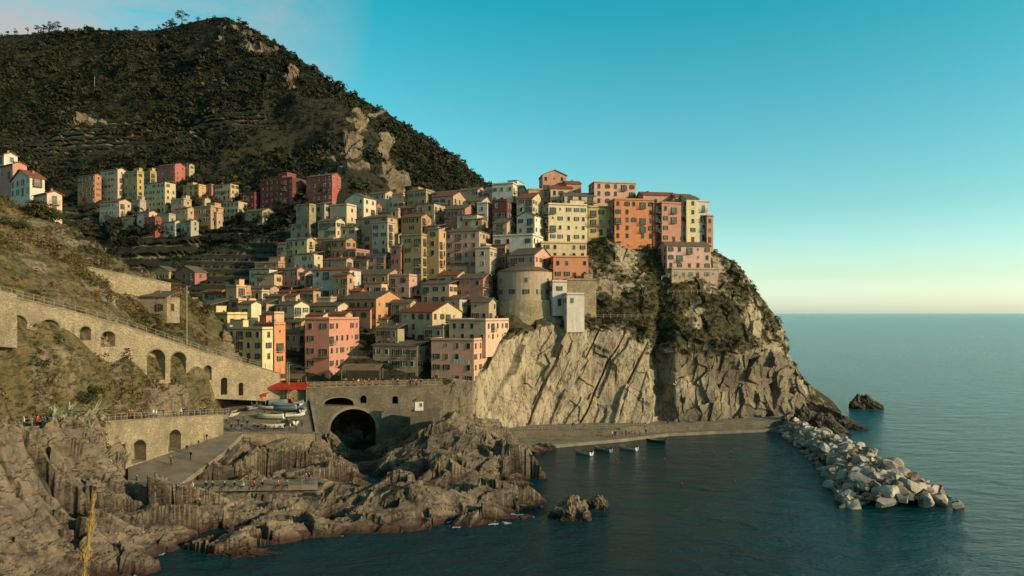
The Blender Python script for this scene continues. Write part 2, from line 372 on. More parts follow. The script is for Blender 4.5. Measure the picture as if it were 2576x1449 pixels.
def tree(px,py,d,h,tall=.5,cr=.3,nc=6,lab='lone pine tree on the mountain ridge'):
    x0,y0,z0=P(px,py+4,d)
    e=ob('pine_tree',None,(x0,y0,z0),label=lab,category='tree',group='trees along the mountain ridge')
    mb=MB(); lean=random.uniform(-.06,.06)*h
    pts=[(0,0,-2),(lean*.5,0,h*.4),(lean,0,h*.9)]
    mb.tube(pts[0],pts[1],h*.035,h*.024); mb.tube(pts[1],pts[2],h*.024,h*.008)
    cs=[];rs=[]
    for q in range(nc):
        a=random.uniform(0,6.28); r=random.uniform(.1,cr)*h; zz_=random.uniform(tall,.95)*h
        c=(lean+math.cos(a)*r,math.sin(a)*r,zz_); cs.append(c); rs.append(h*random.uniform(.14,.24)); mb.tube((lean*.6,0,zz_*.8),c,h*.012,h*.005,5)
    cs.append((lean,0,h)); rs.append(h*.18)
    ob('trunk',mb.mesh('trunk',[M['bark']]),parent=e)
    ob('crown',clumps('crown',np.array(cs),np.array(rs),80,.17,tintmix(len(cs),(.02,.022,.011),(.035,.032,.015),(.05,.035,.02)),.65),parent=e)
for a in [(38,88,735,8),(70,82,730,7),(95,84,728,9),(125,84,722,13),(148,84,720,13),(170,88,716,9),(250,84,700,6),(290,86,695,8),(345,80,690,7),(418,76,672,9),(434,74,668,11),(458,66,662,15),(540,52,640,6),(600,56,620,6),(690,115,588,7),(825,212,545,8),(865,240,545,6),(950,278,580,6),(20,92,740,7),(500,58,650,7),(398,78,676,7),(220,84,708,7),(108,84,724,10)]:
    tree(*a)
mb=MB(); mb.tube((0,0,-2),(0,0,8),.2,.12); mb.tube((-.8,0,6.5),(.8,0,6.5),.1,.1)
e=ob('antenna_mast',mb.mesh('antenna_mast',[M['metal']]),P(524,50,640),label='thin metal antenna mast on the mountain summit',category='mast')
mb=MB(); mb.tube((0,0,-2),(0,0,11),.16,.12); mb.tube((-.8,0,10),(.8,0,10),.1,.1)
ob('utility_pole',mb.mesh('utility_pole',[M['metal']]),P(238,225,590),label='thin utility pole standing on the mountain slope',category='pole')
# ================================================================ TOWN SLOPE
tcs=[(250,[(700,248),(750,228),(840,200),(900,185),(1000,172)]),
(500,[(640,262),(720,234),(800,207),(890,187),(1000,174)]),
(650,[(600,285),(700,240),(790,209),(890,187),(1000,174)]),
(760,[(560,305),(660,250),(770,213),(880,189),(1000,175)]),
(900,[(545,295),(640,255),(760,216),(880,193),(1000,177)]),
(1050,[(535,285),(640,248),(760,216),(880,196),(1000,180)]),
(1200,[(515,278),(620,246),(740,219),(860,203),(1000,188)]),
(1350,[(505,272),(600,248),(700,226),(800,213),(900,206)]),
(1500,[(500,270),(590,250),(690,232),(790,220),(880,212)])]
W,PX,PY,T=sheetgrid(tcs,300,160,3,back=(30,8)); Wt,PYt=W.copy(),PY
W+=gnormals(W)*(fbm(W[...,0]/8,W[...,1]/8,W[...,2]/8,3,71)*1.2)[...,None]
hz=W[...,2]/3.2; hf_=hz-np.floor(hz); W[...,1]+=(hf_-.5)*2.4
me=npmesh('terrain',W.reshape(-1,3),gridq(W.shape[0],W.shape[1]),[M['town']],{'veg':('FLOAT',(.75-.6*(hf_>.7)).ravel())})
ob('terrain',me,kind='structure',label='steep terraced ground the village is built on')
C,i,j=areasample(W,((PX<760)|(PY>560))*(np.clip(.3+fbm(W[...,0]/10,W[...,1]/10,W[...,2]/10,2,72),0,1)),1300)
R=rng.uniform(.6,1.4,len(C))
ob('village_shrubs',clumps('village_shrubs',C,R,50,.2,tintmix(len(C),(.022,.025,.011),(.045,.04,.018),(.07,.055,.025))),kind='stuff',label='dark shrubs growing between the village houses')
# ================================================================ PROMONTORY
pc=[(1085,[(950,185),(962,182.5),(976,180),(1000,178.5),(1030,177),(1075,176),(1160,174)]),
(1130,[(945,185),(956,182.5),(966,180.5),(990,179.3),(1030,178),(1075,176.5),(1160,174)]),
(1190,[(890,190),(930,185),(962,180.6),(985,180),(1030,179.3),(1080,178),(1160,175.5)]),
(1225,[(868,197),(900,190.5),(930,185.5),(970,183.5),(1030,182),(1085,180.5),(1150,178)]),
(1260,[(800,208),(835,200),(862,193.5),(935,190),(1030,186.5),(1088,184),(1150,181)]),
(1330,[(745,218),(800,211),(826,205),(920,201),(1010,196),(1088,191),(1150,187)]),
(1400,[(700,226),(780,215),(815,209),(900,206),(1000,200),(1088,193),(1140,190)]),
(1490,[(602,243),(720,226),(832,212),(910,208),(1000,202),(1086,195),(1140,192)]),
(1560,[(585,246),(720,228),(838,212),(910,208),(1000,203),(1082,196),(1130,194)]),
(1635,[(596,246),(730,230),(868,214),(930,209),(1010,204),(1078,197),(1130,195)]),
(1655,[(597,246),(735,232),(885,220),(940,217),(1010,211),(1076,202),(1130,198)]),
(1700,[(606,246),(740,230),(890,214),(950,209),(1020,205),(1072,199),(1130,196)]),
(1800,[(632,246),(760,232),(885,217),(950,212),(1020,207),(1068,202),(1130,199)]),
(1860,[(668,246),(775,234),(885,221),(950,216),(1015,211),(1066,205),(1130,201)]),
(1910,[(742,246),(815,238),(888,226),(950,221),(1010,216),(1066,209),(1130,205)]),
(1962,[(808,247),(850,241),(895,233),(945,228),(1005,222),(1068,213),(1130,209)]),
(1985,[(895,247),(915,243),(940,238),(970,233),(1015,226),(1075,213),(1130,209)]),
(2030,[(962,246),(978,243),(995,238),(1015,231),(1045,222),(1085,207),(1130,203)]),
(2090,[(1005,240),(1018,236),(1032,230),(1050,222),(1072,212),(1102,198),(1140,195)]),
(2135,[(1055,232),(1062,228),(1070,222),(1080,215),(1092,208),(1108,198),(1140,194)]),
(2160,[(1120,222),(1122,220),(1125,216),(1128,212),(1132,208),(1136,203),(1145,198)])]
W,PX,PY,T=sheetgrid(pc,740,480,2,back=(40,30))
nrm=gnormals(W); x,y,z=W[...,0],W[...,1],W[...,2]
TT=np.repeat(T[None,:],W.shape[0],0)
cl=np.clip((TT-1.75)/.35,0,1)
warp=fbm(x/14,y/14,z/14,2,81)
u=x*.88-z*.47+warp*2.0; vv=x*.47+z*.88
u2=u+4.0*vn(u/7,u*0,u*0,77)
def steps(u,v,su,sv,seed,soft=.12):
    def val(a):
        off=h3(a,a*0,a*0,seed+9)*sv; vb=(v+off)/sv; b=np.floor(vb); f=vb-b
        k=np.clip((f-(1-soft*.5))/(soft*.5),0,1)
        return (h3(a,b,a*0,seed)*(1-k)+h3(a,b+1,a*0,seed)*k)*2-1
    a=np.floor(u/su); f=u/su-a; k=np.clip((f-(1-soft))/soft,0,1); k=k*k*(3-2*k)
    return val(a)*(1-k)+val(a+1)*k
ds=steps(u2,vv,8.5,26,1,.06)*1.45+steps(u2+.9*vn(x/4,y/4,z/4,4),vv,3.3,11,2,.09)*.58+steps(u+.8*vn(x/1.5,y/1.5,z/1.5,14),vv,1.25,5.,3,.25)*.16
fu=u2/8.5-np.floor(u2/8.5); ds-=np.exp(-((fu-.02)/.03)**2)*1.6*(h3(np.floor(u2/8.5),np.floor(vv/14),u*0,7)>.5)
ds+=facet(u/5.5,vv/8,88,1.3,.3)*.45+facet(u/2.0,vv/3.2,89,1.3,.4)*.12
rug=facet((x*.95-z*.35)/6.5,z/11+y/20,91,1.,.8)*2.3+facet((x-z*.3)/2.6,z/4.2,95,1.,.7)*.8+facet((x-z*.3)/1.2,z/2,96,1.,.6)*.2+fbm(x/14,y/14,z/20,4,99)*3.2
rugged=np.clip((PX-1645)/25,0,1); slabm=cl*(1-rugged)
lowleft=np.clip((1215-PX)/30,0,1)
dd=ds*slabm*(1-lowleft)*np.clip((PX-1205)/80,.25,1)+rug*cl*(rugged*.95+lowleft*.12)+(1-cl)*(fbm(x/9,y/9,z/9,4,101)*2.2+facet(x/4,z/4,103)*.8)*np.clip((PX-1230)/90,.1,1)
dd+=slabm*fbm(x/14,y/14,z/14,3,105)*1.2*np.clip((PX-1205)/80,.2,1)
ft=np.clip(TT/.25,.15,1); W=W+nrm*(dd*ft)[...,None]
veg=(1-cl)*(.66+fbm(x/10,y/10,z/10,4,107)*.8)+ cl*np.clip((2.9-TT)*.5,-1,.55)*rugged+slabm*(np.clip((2.35-TT)*1.2,-1,.4))
veg=np.where(PX>1880,veg-.25,veg)
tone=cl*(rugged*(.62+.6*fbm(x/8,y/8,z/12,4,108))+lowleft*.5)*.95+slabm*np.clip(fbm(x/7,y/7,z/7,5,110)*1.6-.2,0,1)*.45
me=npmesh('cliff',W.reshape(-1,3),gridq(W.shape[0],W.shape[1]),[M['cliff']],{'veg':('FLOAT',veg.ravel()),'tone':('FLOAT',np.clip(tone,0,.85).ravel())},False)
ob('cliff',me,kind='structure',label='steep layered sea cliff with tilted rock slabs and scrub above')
mk=np.clip(veg-.2+fbm(x/6,y/6,z/6,2,109)*.6,0,1)*(PY>560)*((PX>1475)|(PY>830))*(PX>1240)*(T[None,:]<2.9)*(PX<2000)
C,i,j=areasample(W,mk,3800)
R=rng.uniform(.3,1.3,len(C))
ob('cliff_scrub',clumps('cliff_scrub',C,R,55,.19,tintmix(len(C),(.024,.026,.011),(.055,.045,.02),(.14,.095,.05),.3)),kind='stuff',label='scrub and dry bushes clinging to the cliff slope')
# ================================================================ NEAR TERRAIN (rbf heightfield)
ctl=[(-250,140,62),(0,150,59),(100,152,55.5),(200,157,52),(280,163,47.6),(340,168,43.6),(400,172,41.6),(480,178,38),(600,184,30),
(-250,175,52),(0,180,50),(200,185,44),(400,195,36),
(-150,125,47.5),(0,128,46.5),(150,135,43.5),(280,148,38.6),(400,158,35.2),
(-100,99,37.8),(0,109.5,36.5),(160,123,34),(320,136,30.8),(500,151,25.3),(700,168,18.5),
(-100,94,31),(0,106,30.2),(160,118,27.6),(320,132,21.2),(500,147,20.1),(600,155,16.2),
(-60,100,19.6),(0,104,18.7),(150,113,17.7),(320,131,14.6),(450,142,13.2),(560,150,12.2),
(0,97,24),(150,111,23),(230,118,22.5),
(0,101,16.8),(150,109,16.2),(300,124,13.8),
(60,98,14),(150,104,13.6),(250,113,12.5),(310,121,9.9),(30,93,9),(150,98,7.6),(250,108,6.8),(100,89,3.3),(200,93,3.6),(300,98,3.1),
(400,135,6),(500,143,6.5),(350,125,5),(450,128,4.6),
(450,110,3.1),(600,111,2.6),(750,113,1.9),(500,101,1.6),(600,128,3.6),(700,132,3.4),(830,137,2.6),(780,127,2.5),
(560,138,4.2),(680,142,3.2),
(1000,124,3.4),(1100,120,3.2),(1200,125,4.0),(1290,120,2.6),(900,117,2.4),(1100,113,2.),(850,110,1.6),
(1140,152,10.5),(1070,146,6.4),(1200,148,7.2),(1250,144,5),(1310,140,2.8),(1000,148,3.2),(1120,138,3.4),(1220,136,3.),
(880,155,-.8),(890,166,-.8),(930,143,-.8),(960,135,-1.),(1050,130,-1),(1150,130.5,-1),(1260,131,-1.4),(850,176,-.5),
(1050,160,4),(1150,165,8),(1200,176,6),(1260,172,2.5),(1060,176,6),
(600,150,7),(750,152,7),(650,166,10),(720,172,10),
(350,88.3,0),(440,92.4,0),(650,99.5,0),(720,101,0),(900,105.8,0),(1100,108.7,0),(1200,109.7,0),(1340,116.3,0),(1365,121,0),(1350,145,0),(1345,157,0),(1300,166,0),
(300,80,-5),(500,87,-5),(700,94,-5),(900,98,-5),(1150,101,-5),(1420,108,-5),(1460,128,-6),(1430,150,-6),(1400,166,-5),(0,78,-3),(1330,180,-3)]
A=np.array([PZ(*c) for c in ctl]); n_=len(A)
K=np.linalg.norm(A[:,None,:2]-A[None,:,:2],axis=-1)
sysm=np.block([[K,np.ones((n_,1)),A[:,:2]],[np.ones((1,n_)),np.zeros((1,3))],[A[:,:2].T,np.zeros((2,3))]])
sol=np.linalg.solve(sysm,np.concatenate([A[:,2],np.zeros(3)]))
def base_z(x,y):
    x=np.asarray(x,float);y=np.asarray(y,float); sh=x.shape; q=np.stack([x.ravel(),y.ravel()],-1)
    out=np.zeros(len(q))
    for s_ in range(0,len(q),20000):
        qq=q[s_:s_+20000]; D=np.linalg.norm(qq[:,None]-A[None,:,:2],axis=-1); out[s_:s_+20000]=D@sol[:n_]+sol[n_]+qq@sol[n_+1:]
    return out.reshape(sh)
def inpoly(x,y,poly):
    r=np.zeros(x.shape,bool); n=len(poly)
    for i in range(n):
        x1,y1=poly[i];x2,y2=poly[(i+1)%n]
        c=((y1>y)!=(y2>y))&(x<(x2-x1)*(y-y1)/((y2-y1)+1e-12)+x1); r^=c
    return r
GS=.30
gx=np.arange(-130,22,GS); gy=np.arange(76,192,GS)
X,Y=np.meshgrid(gx,gy,indexing='ij'); Z=blur(base_z(X,Y),10)
pxg=X/Y*F+CX; pyg=CY+(H-Z)/Y*F
vegm=np.clip((Z-17.2)/2.5,0,1)
vegm=np.where(pxg>560,0,vegm)
amp=(1-vegm)*np.clip((Z+3)/4,.3,1)
ang=.35; xr=X*math.cos(ang)+Y*math.sin(ang); yr=-X*math.sin(ang)+Y*math.cos(ang)
Xw=xr+fbm(X/7,Y/7,X*0,2,121)*2.6; Yw=yr+fbm(X/7,Y/7,X*0,2,122)*2.0
Z=Z+amp*(facet(Xw/12,Yw/5.5,111,2.8,.6)*1.5+facet(Xw/5.2,Yw/2.6,115,2.2,.42)*.75+facet(Xw/2.2,Yw/1.3,119,1.8,.35)*.2+fbm(X/9,Y/9,X*0,2,117)*1.1)
ht=(Z+1.2*fbm(X/14,Y/14,X*0,2,124))/3.2; hf=ht-np.floor(ht)
Z=Z+vegm*(fbm(X/6,Y/6,X*0,4,118)*1.2+np.where(Z>36,(np.clip((hf-.0)/.35,0,1)-hf)*1.8,0))
def pad(pts,zf,soft=.35,sm=16):
    # cut a bench for a paved surface, with a sloping shoulder around it
    global Z
    poly=[p[:2] for p in pts]; m_=inpoly(X,Y,poly); zt=zf(X,Y)-soft
    mb_=np.clip(blur(m_.astype(float),sm)*2,0,1); Zt=np.minimum(Z,zt); Z=Z*(1-mb_)+Zt*mb_
    Z=np.where(m_,np.minimum(Z,zt),Z)
yard_z=lambda d: 7.6+(d-150)*.33
yardp=[PZ(548,150,0),PZ(790,150,0),PZ(775,166,0),PZ(560,166,0)]
pad(yardp,lambda x,y:yard_z(y),.8,6)
rampp=[P(322,1150,131),P(560,1085,152),P(612,1088,150),P(560,1135,136),P(448,1222,118),P(322,1212,119)]
rA=np.array(rampp); rc=np.linalg.lstsq(np.c_[rA[:,:2],np.ones(len(rA))],rA[:,2],rcond=None)[0]
ramp_z=lambda x,y: rc[0]*x+rc[1]*y+rc[2]
pad(rampp,ramp_z,.8)
pathp=[PZ(285,117,0),PZ(800,119,0),PZ(800,123,0),PZ(560,122.5,0),PZ(285,121,0)]
pad([PZ(270,113.5,0),PZ(810,115,0),PZ(810,124,0),PZ(270,122,0)],lambda x,y:0*x+3.3)
pad([P(-60,1078,95.5),P(150,1060,109),P(318,1052,126),P(560,1047,148),P(555,1036,153),P(318,1037,131),P(150,1042,115),P(-60,1050,103)],lambda x,y:16.9-(y-100)*.104,.7,5)
V=np.stack([X,Y,Z],-1)
gzx=np.gradient(blur(Z,3),GS,axis=0); gzy=np.gradient(blur(Z,3),GS,axis=1); nn_=np.stack([-gzx,-gzy,np.ones_like(Z)],-1); nn_/=np.linalg.norm(nn_,axis=-1,keepdims=True)
steep=np.clip((.78-nn_[...,2])/.3,0,1)*amp
hd=(X*.6+Y*.8)
V+=nn_*(steep*(facet((hd+.4*Z)/3.8,(Z+.3*X)/2.2,161,1.2,.5)*.6)+amp*fbm(X/2.5,Y/2.5,Z/2.5,3,131)*.24)[...,None]
padm=np.zeros(X.shape,bool)
for pl in (yardp,rampp,pathp): padm|=inpoly(X,Y,[p[:2] for p in pl])
V[...,2]=np.where(padm,np.minimum(V[...,2],Z),V[...,2])
def nz(x,y):
    i=(x-gx[0])/GS; j=(y-gy[0])/GS; i0=int(np.clip(i,0,len(gx)-2)); j0=int(np.clip(j,0,len(gy)-2)); a=i-i0;b_=j-j0
    return (Z[i0,j0]*(1-a)+Z[i0+1,j0]*a)*(1-b_)+(Z[i0,j0+1]*(1-a)+Z[i0+1,j0+1]*a)*b_
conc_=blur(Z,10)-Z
ton=np.clip(fbm(X/5,Y/5,Z/5,4,133)*.6+np.clip(conc_*1.2,-.2,.75)*amp,0,.8)  # random tone, plus crevice shade painted in as darker colour in hollows
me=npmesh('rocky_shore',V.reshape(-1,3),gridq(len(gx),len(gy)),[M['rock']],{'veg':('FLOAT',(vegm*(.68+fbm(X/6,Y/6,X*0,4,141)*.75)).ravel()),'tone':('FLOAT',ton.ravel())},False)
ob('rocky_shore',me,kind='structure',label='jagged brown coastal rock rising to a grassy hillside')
mk=vegm*np.clip(.36+fbm(X/7,Y/7,X*0,3,143)*1.5,0.05,1)*(pxg<520)
C,i,j=areasample(V,mk,9500); R=rng.uniform(.22,.75,len(C))*np.where(rng.uniform(0,1,len(C))<.14,rng.uniform(1.6,2.8,len(C)),1)
kk=np.clip(fbm(C[:,0]/7,C[:,1]/7,C[:,2]/7,2,144)*1.2+.5,0,1)[:,None]
tn=(np.array([.030,.034,.013])*(1-kk)+np.array([.17,.105,.042])*kk)*rng.uniform(.6,1.4,(len(C),1))
ob('hillside_scrub',clumps('hillside_scrub',C,R,60,.17,tn),kind='stuff',label='dry grass tufts and green bushes on the hillside')
wv=(Z>-.5)&(Z<.0)&((fbm(X/3,Y/3,X*0,3,150)+fbm(X/.9,Y/.9,X*0,2,151)*.6)>.34)&(Y<118)
ii,jj=np.nonzero(wv[:-1,:-1]); 
if len(ii):
    fv=[]
    for a_,b_ in ((0,0),(1,0),(1,1),(0,1)): fv.append(np.stack([gx[ii+a_]+.1*np.sin(jj),gy[jj+b_]+.1*np.cos(ii),np.full(len(ii),.05)],-1))
    FV=np.stack(fv,1).reshape(-1,3); ob('sea_foam',npmesh('sea_foam',FV,np.arange(len(FV)).reshape(-1,4),[M['foam']],{},False),kind='stuff',label='white foam where small waves meet the rocks')
gx2=np.linspace(-45,20,60); gy2=np.linspace(-12,66,60); X2,Y2=np.meshgrid(gx2,gy2,indexing='ij'); Z2=31.2-.5*np.maximum(Y2,-2)+fbm(X2/6,Y2/6,X2*0,3,5)*.5
me=npmesh('viewpoint_slope',np.stack([X2,Y2,Z2],-1).reshape(-1,3),gridq(60,60),[M['rock']],{'veg':('FLOAT',np.full(3600,.8))})
ob('viewpoint_slope',me,kind='structure',label='grassy slope dropping away below the viewpoint')
# ================================================================ PADS
def slab(name,pts,th,mat_,lab,**k):
    mb=MB(); n=len(pts); top=[tuple(p) for p in pts]; bot=[(p[0],p[1],p[2]-th) for p in pts]
    mb.face(top); mb.face(bot[::-1])
    for i in range(n):
        j=(i+1)%n; mb.face([top[i],bot[i],bot[j],top[j]])
    return ob(name,mb.mesh(name,[mat_]),label=lab,kind='structure',**k)
slab('boat_yard',[(p[0],p[1],yard_z(p[1])) for p in yardp],.5,M['pave'],'sloping paved yard where boats are kept')
slab('boat_ramp',[(p[0],p[1],ramp_z(p[0],p[1])) for p in rampp],.9,M['conc'],'broad concrete boat ramp sloping to the rocks')
slab('shore_path',[(p[0],p[1],4.0) for p in pathp],.8,M['conc'],'concrete footpath along the rocks')
slab('piazza',[PZ(560,166,15.8),PZ(765,166.4,15.8),PZ(1110,173,15.8),PZ(1115,200,15.8),PZ(560,200,15.8)],.8,M['pave'],'paved village square above the harbour')
wk=[P(-60,1078,97),P(0,1072,102),P(150,1060,111),P(318,1052,127),P(560,1047,149),P(575,1047,152),P(555,1036,154),P(318,1037,132),P(150,1042,115),P(0,1050,105),P(-60,1060,100)]
wkz=lambda y: 16.9-(y-100)*.104
slab('walkway',[(p[0],p[1],wkz(p[1])) for p in wk],1.0,M['pave'],'paved coastal walkway with railing')
# ================================================================ WALLS WITH ARCHES
def archwall(name,Axy,Bxy,zt,zb,arches,th,mat_,lab,open_=False,cat='wall'):
    ax,ay=Axy;bx,by=Bxy;L=math.hypot(bx-ax,by-ay);ux,uy=(bx-ax)/L,(by-ay)/L; nx_,ny_=-uy,ux
    if ny_<0: nx_,ny_=-nx_,-ny_
    outer=[(0,zb[0]),(L,zb[1]),(L,zt[1]),(0,zt[0])]
    holes=[]
    for s0,s1,z0,zs,rise in arches:
        h=[(s0,z0),(s1,z0)]; r=(s1-s0)/2; c=(s0+s1)/2
        for k in range(0,13):
            a=math.pi*k/12; h.append((c+r*math.cos(a),zs+rise*math.sin(a)))
        holes.append(h)
    polys=[[Vector((a,b,0)) for a,b in pl] for pl in [outer]+holes]
    tris=geometry.tessellate_polygon(polys); flat=[p for pl in polys for p in pl]
    mb=MB(); to=lambda s,z,o:(ax+ux*s+nx_*o,ay+uy*s+ny_*o,z)
    mb.v+=[to(p.x,p.y,0) for p in flat]
    for t_ in tris: mb.f.append(t_); mb.m.append(0)
    if open_:
        n0=len(mb.v); mb.v+=[to(p.x,p.y,th) for p in flat]
        for t_ in tris: mb.f.append(tuple(n0+i for i in t_)); mb.m.append(0)
    else: mb.face([to(s,z,th) for s,z in outer])
    for pl in [outer]+holes:
        for i in range(len(pl)):
            a=pl[i];b_=pl[(i+1)%len(pl)]; mb.face([to(*a,0),to(*b_,0),to(*b_,th),to(*a,th)])
    for pl in holes:
        arc=pl[2:]; cxm=(pl[0][0]+pl[1][0])/2
        for i in range(len(arc)-1):
            a=arc[i];b_=arc[i+1]; zc=arc[0][1]
            oa=(cxm+(a[0]-cxm)*1.12,zc+(a[1]-zc)*1.12+.04);ob_=(cxm+(b_[0]-cxm)*1.12,zc+(b_[1]-zc)*1.12+.04)
            mb.face([to(*a,-.06),to(*b_,-.06),to(*ob_,-.06),to(*oa,-.06)],1); mb.face([to(*oa,-.06),to(*ob_,-.06),to(*ob_,0),to(*oa,0)],1); mb.face([to(*a,-.06),to(*a,.1),to(*b_,.1),to(*b_,-.06)],1)
    q=[to(0,zt[0]+.003,-.15),to(L,zt[1]+.003,-.15),to(L,zt[1]+.003,.5),to(0,zt[0]+.003,.5)]; q2=[(a,b,c+.25) for a,b,c in q]
    mb.face(q2,1); 
    for i in range(4): mb.face([q[i],q[(i+1)%4],q2[(i+1)%4],q2[i]],1)
    me=mb.mesh(name,[mat_,M['conc']]); return ob(name,me,label=lab,category=cat)
def XY(px,d): return ((px-CX)/F*d,d)
def Lof(a,b): return math.hypot(a[0]-b[0],a[1]-b[1])
wp=[(-120,98,38.2),(0,108,37.0),(160,121,34.6),(320,134,31.3),(500,149,25.8),(705,166,19.3)]
wb=[29.5,28.5,25.5,17.5,15.5,12.5]
archs={0:[],1:[(1.2,5.2,30.0,32.2,1.5),(7.3,12.1,29.2,31.4,1.5)],2:[(3.2,5.5,29.0,30.6,1.0),(7.6,10.8,27.6,29.4,1.2)],
 3:[(4.2,8.4,20.2,24.6,2.0),(9.6,13.4,19.8,24.0,1.8),(15.0,17.4,21.0,22.9,1.1)],4:[(1.1,3.0,19.2,21.6,.9),(5.2,6.8,15.6,18.8,.7),(9.6,10.8,15,17.4,.6)]}
for i in range(5):
    a=XY(wp[i][0],wp[i][1]);b_=XY(wp[i+1][0],wp[i+1][1])
    archwall('retaining_wall',a,b_,(wp[i][2],wp[i+1][2]),(wb[i],wb[i+1]),[(s0,s1,z0,zs,r_) for s0,s1,z0,zs,r_ in archs[i] if s1<Lof(a,b_)-.3],2.6,M['stone'],'stone retaining wall with arched niches below a sloping walkway')
a=XY(316,125.5);b_=XY(562,148.5)
archwall('retaining_wall',a,b_,(14.2,11.85),(4,6),[(1.3,4.5,6.0,8.6,1.6),(9.6,12.8,6.6,9.2,1.6)],3.,M['stone'],'stone quay wall with two tall arched openings beside the ramp')
a=XY(-60,96.5);b_=XY(316,125.5)
archwall('retaining_wall',a,b_,(17.2,14.2),(13,10),[],1.2,M['stone'],'low stone wall carrying the coastal walkway')
archwall('retaining_wall',XY(548,149.8),XY(792,149.8),(7.7,7.7),(-1,-1),[],1.5,M['stone'],'stone retaining wall in front of the boat yard')
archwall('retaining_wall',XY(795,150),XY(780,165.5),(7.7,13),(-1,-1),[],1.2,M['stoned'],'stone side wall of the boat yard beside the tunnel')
archwall('retaining_wall',XY(560,166.2),XY(775,166.2),(15.9,15.9),(8,8),[],1.,M['stone'],'stone wall between boat yard and square')
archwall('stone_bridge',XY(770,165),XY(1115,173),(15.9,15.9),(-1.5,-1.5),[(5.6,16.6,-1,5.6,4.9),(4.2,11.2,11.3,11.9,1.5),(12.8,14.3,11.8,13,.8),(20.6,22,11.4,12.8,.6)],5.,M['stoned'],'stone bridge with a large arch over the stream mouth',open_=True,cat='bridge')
for a,b_,zt,hh in (((150,140),(430,158),(44.5,40.8),2.6),((-60,134),(120,140),(51,48.5),2.0),((330,172),(560,186),(44,33),3),((100,128),(290,141),(40.5,37.2),1.8)):
    archwall('terrace_wall',XY(*a),XY(*b_),zt,(zt[0]-hh-3,zt[1]-hh-3),[],.8,M['stone'],'dry stone terrace wall on the grassy hillside')
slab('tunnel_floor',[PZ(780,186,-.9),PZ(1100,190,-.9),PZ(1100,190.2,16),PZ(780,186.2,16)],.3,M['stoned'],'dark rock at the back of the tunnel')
# quay
qi=[(1120,178,5.5),(1200,180,4.2),(1260,184,2.9),(1400,189,2.5),(1560,191,2.3),(1680,195,2.1),(1800,198,2.1),(1960,205,2.1)]
qw=[(1120,174,5.5),(1200,176,4.2),(1262,180,2.9),(1400,183,2.5),(1560,186,2.3),(1680,192,2.1),(1800,195,2.1),(1965,199.5,2.1)]
ql=[(1250,170,.8),(1262,170,.8),(1300,170.5,.8),(1400,172.5,.8),(1560,180,.8),(1680,188.5,.8),(1800,192.,.8),(1970,196.5,.8)]
mb=MB()
for i in range(len(qi)-1):
    A1,A2=PZ(*qi[i]),PZ(*qi[i+1]); A1=(A1[0]*1.04,A1[1]+7,A1[2]);A2=(A2[0]*1.04,A2[1]+7,A2[2])
    B1,B2=PZ(*qw[i]),PZ(*qw[i+1])
    mb.face([B1,B2,A2,A1]); mb.face([(B1[0],B1[1],-3),(B2[0],B2[1],-3),B2,B1],1)
    if i>=4:
        pa=[(B1[0],B1[1],B1[2]+.002),(B2[0],B2[1],B2[2]+.002)]; q=[pa[0],pa[1],(pa[1][0],pa[1][1]+.4,pa[1][2]),(pa[0][0],pa[0][1]+.4,pa[0][2])]; q2=[(a_,b2,c_+.7) for a_,b2,c_ in q]
        mb.face(q2,1)
        for k in range(4): mb.face([q[k],q[(k+1)%4],q2[(k+1)%4],q2[k]],1)
ob('quay_path',mb.mesh('quay_path',[M['conc'],M['stoned']]),kind='structure',label='stone quay walkway running along the cliff foot')
mb=MB()
for i in range(1,len(qi)-1):
    C1,C2=PZ(*ql[i]),PZ(*ql[i+1]); B1,B2=PZ(*qw[i]),PZ(*qw[i+1])
    mb.face([C1,C2,(B2[0],B2[1]+.5,.8),(B1[0],B1[1]+.5,.8)]); mb.face([(C1[0],C1[1],-3),(C2[0],C2[1],-3),C2,C1])
ob('quay',mb.mesh('quay',[M['conc']]),kind='structure',label='low concrete landing quay at the water edge')
# ================================================================ HOUSES
def window_mesh(w=1.0,h=1.5,pm='trim'):
    mb=MB(); mb.box((0,-.01,h/2),(w,.06,h),0); 
    for sx in (-1,1): mb.box((sx*(w/2+.05),-.03,h/2),(.1,.12,h),1)
    mb.box((0,-.03,h+.06),(w+.2,.12,.12),1); mb.box((0,-.06,-.06),(w+.3,.24,.1),1)
    mb.box((0,-.05,h/2),(.05,.04,h-.01),1); mb.box((0,-.055,h*.62),(w-.02,.03,.05),1)
    return mb.mesh('window',[M['glass'],M[pm]])
WMS=[window_mesh(.85,1.35),window_mesh(.9,1.4,'white'),window_mesh(.8,1.25),window_mesh(.9,1.5,'conc')]; WM=WMS[1]; WMb=window_mesh(1.1,2.0); WSM=window_mesh(.5,.7)
def shut_mesh(w,h,mat_):
    mb=MB(); mb.box((0,-.06,h/2),(w,.05,h)); 
    for k in range(7): mb.box((0,-.1,h*(k+.5)/7),(w*.8,.03,h*.06))
    return mb.mesh('shutter',[mat_])
SK=('green','brown','red','grey')
SH={k:shut_mesh(.44,1.4,M[k]) for k in SK}
SHC={k:shut_mesh(.92,1.4,M[k]) for k in SK}
SHb={k:shut_mesh(.55,2.0,M[k]) for k in SK}
mb=MB(); mb.box((0,-.03,1.05),(1.1,.12,2.1),0); mb.box((0,-.05,2.2),(1.4,.16,.18),1); DOOR=mb.mesh('door',[M['brown'],M['conc']])
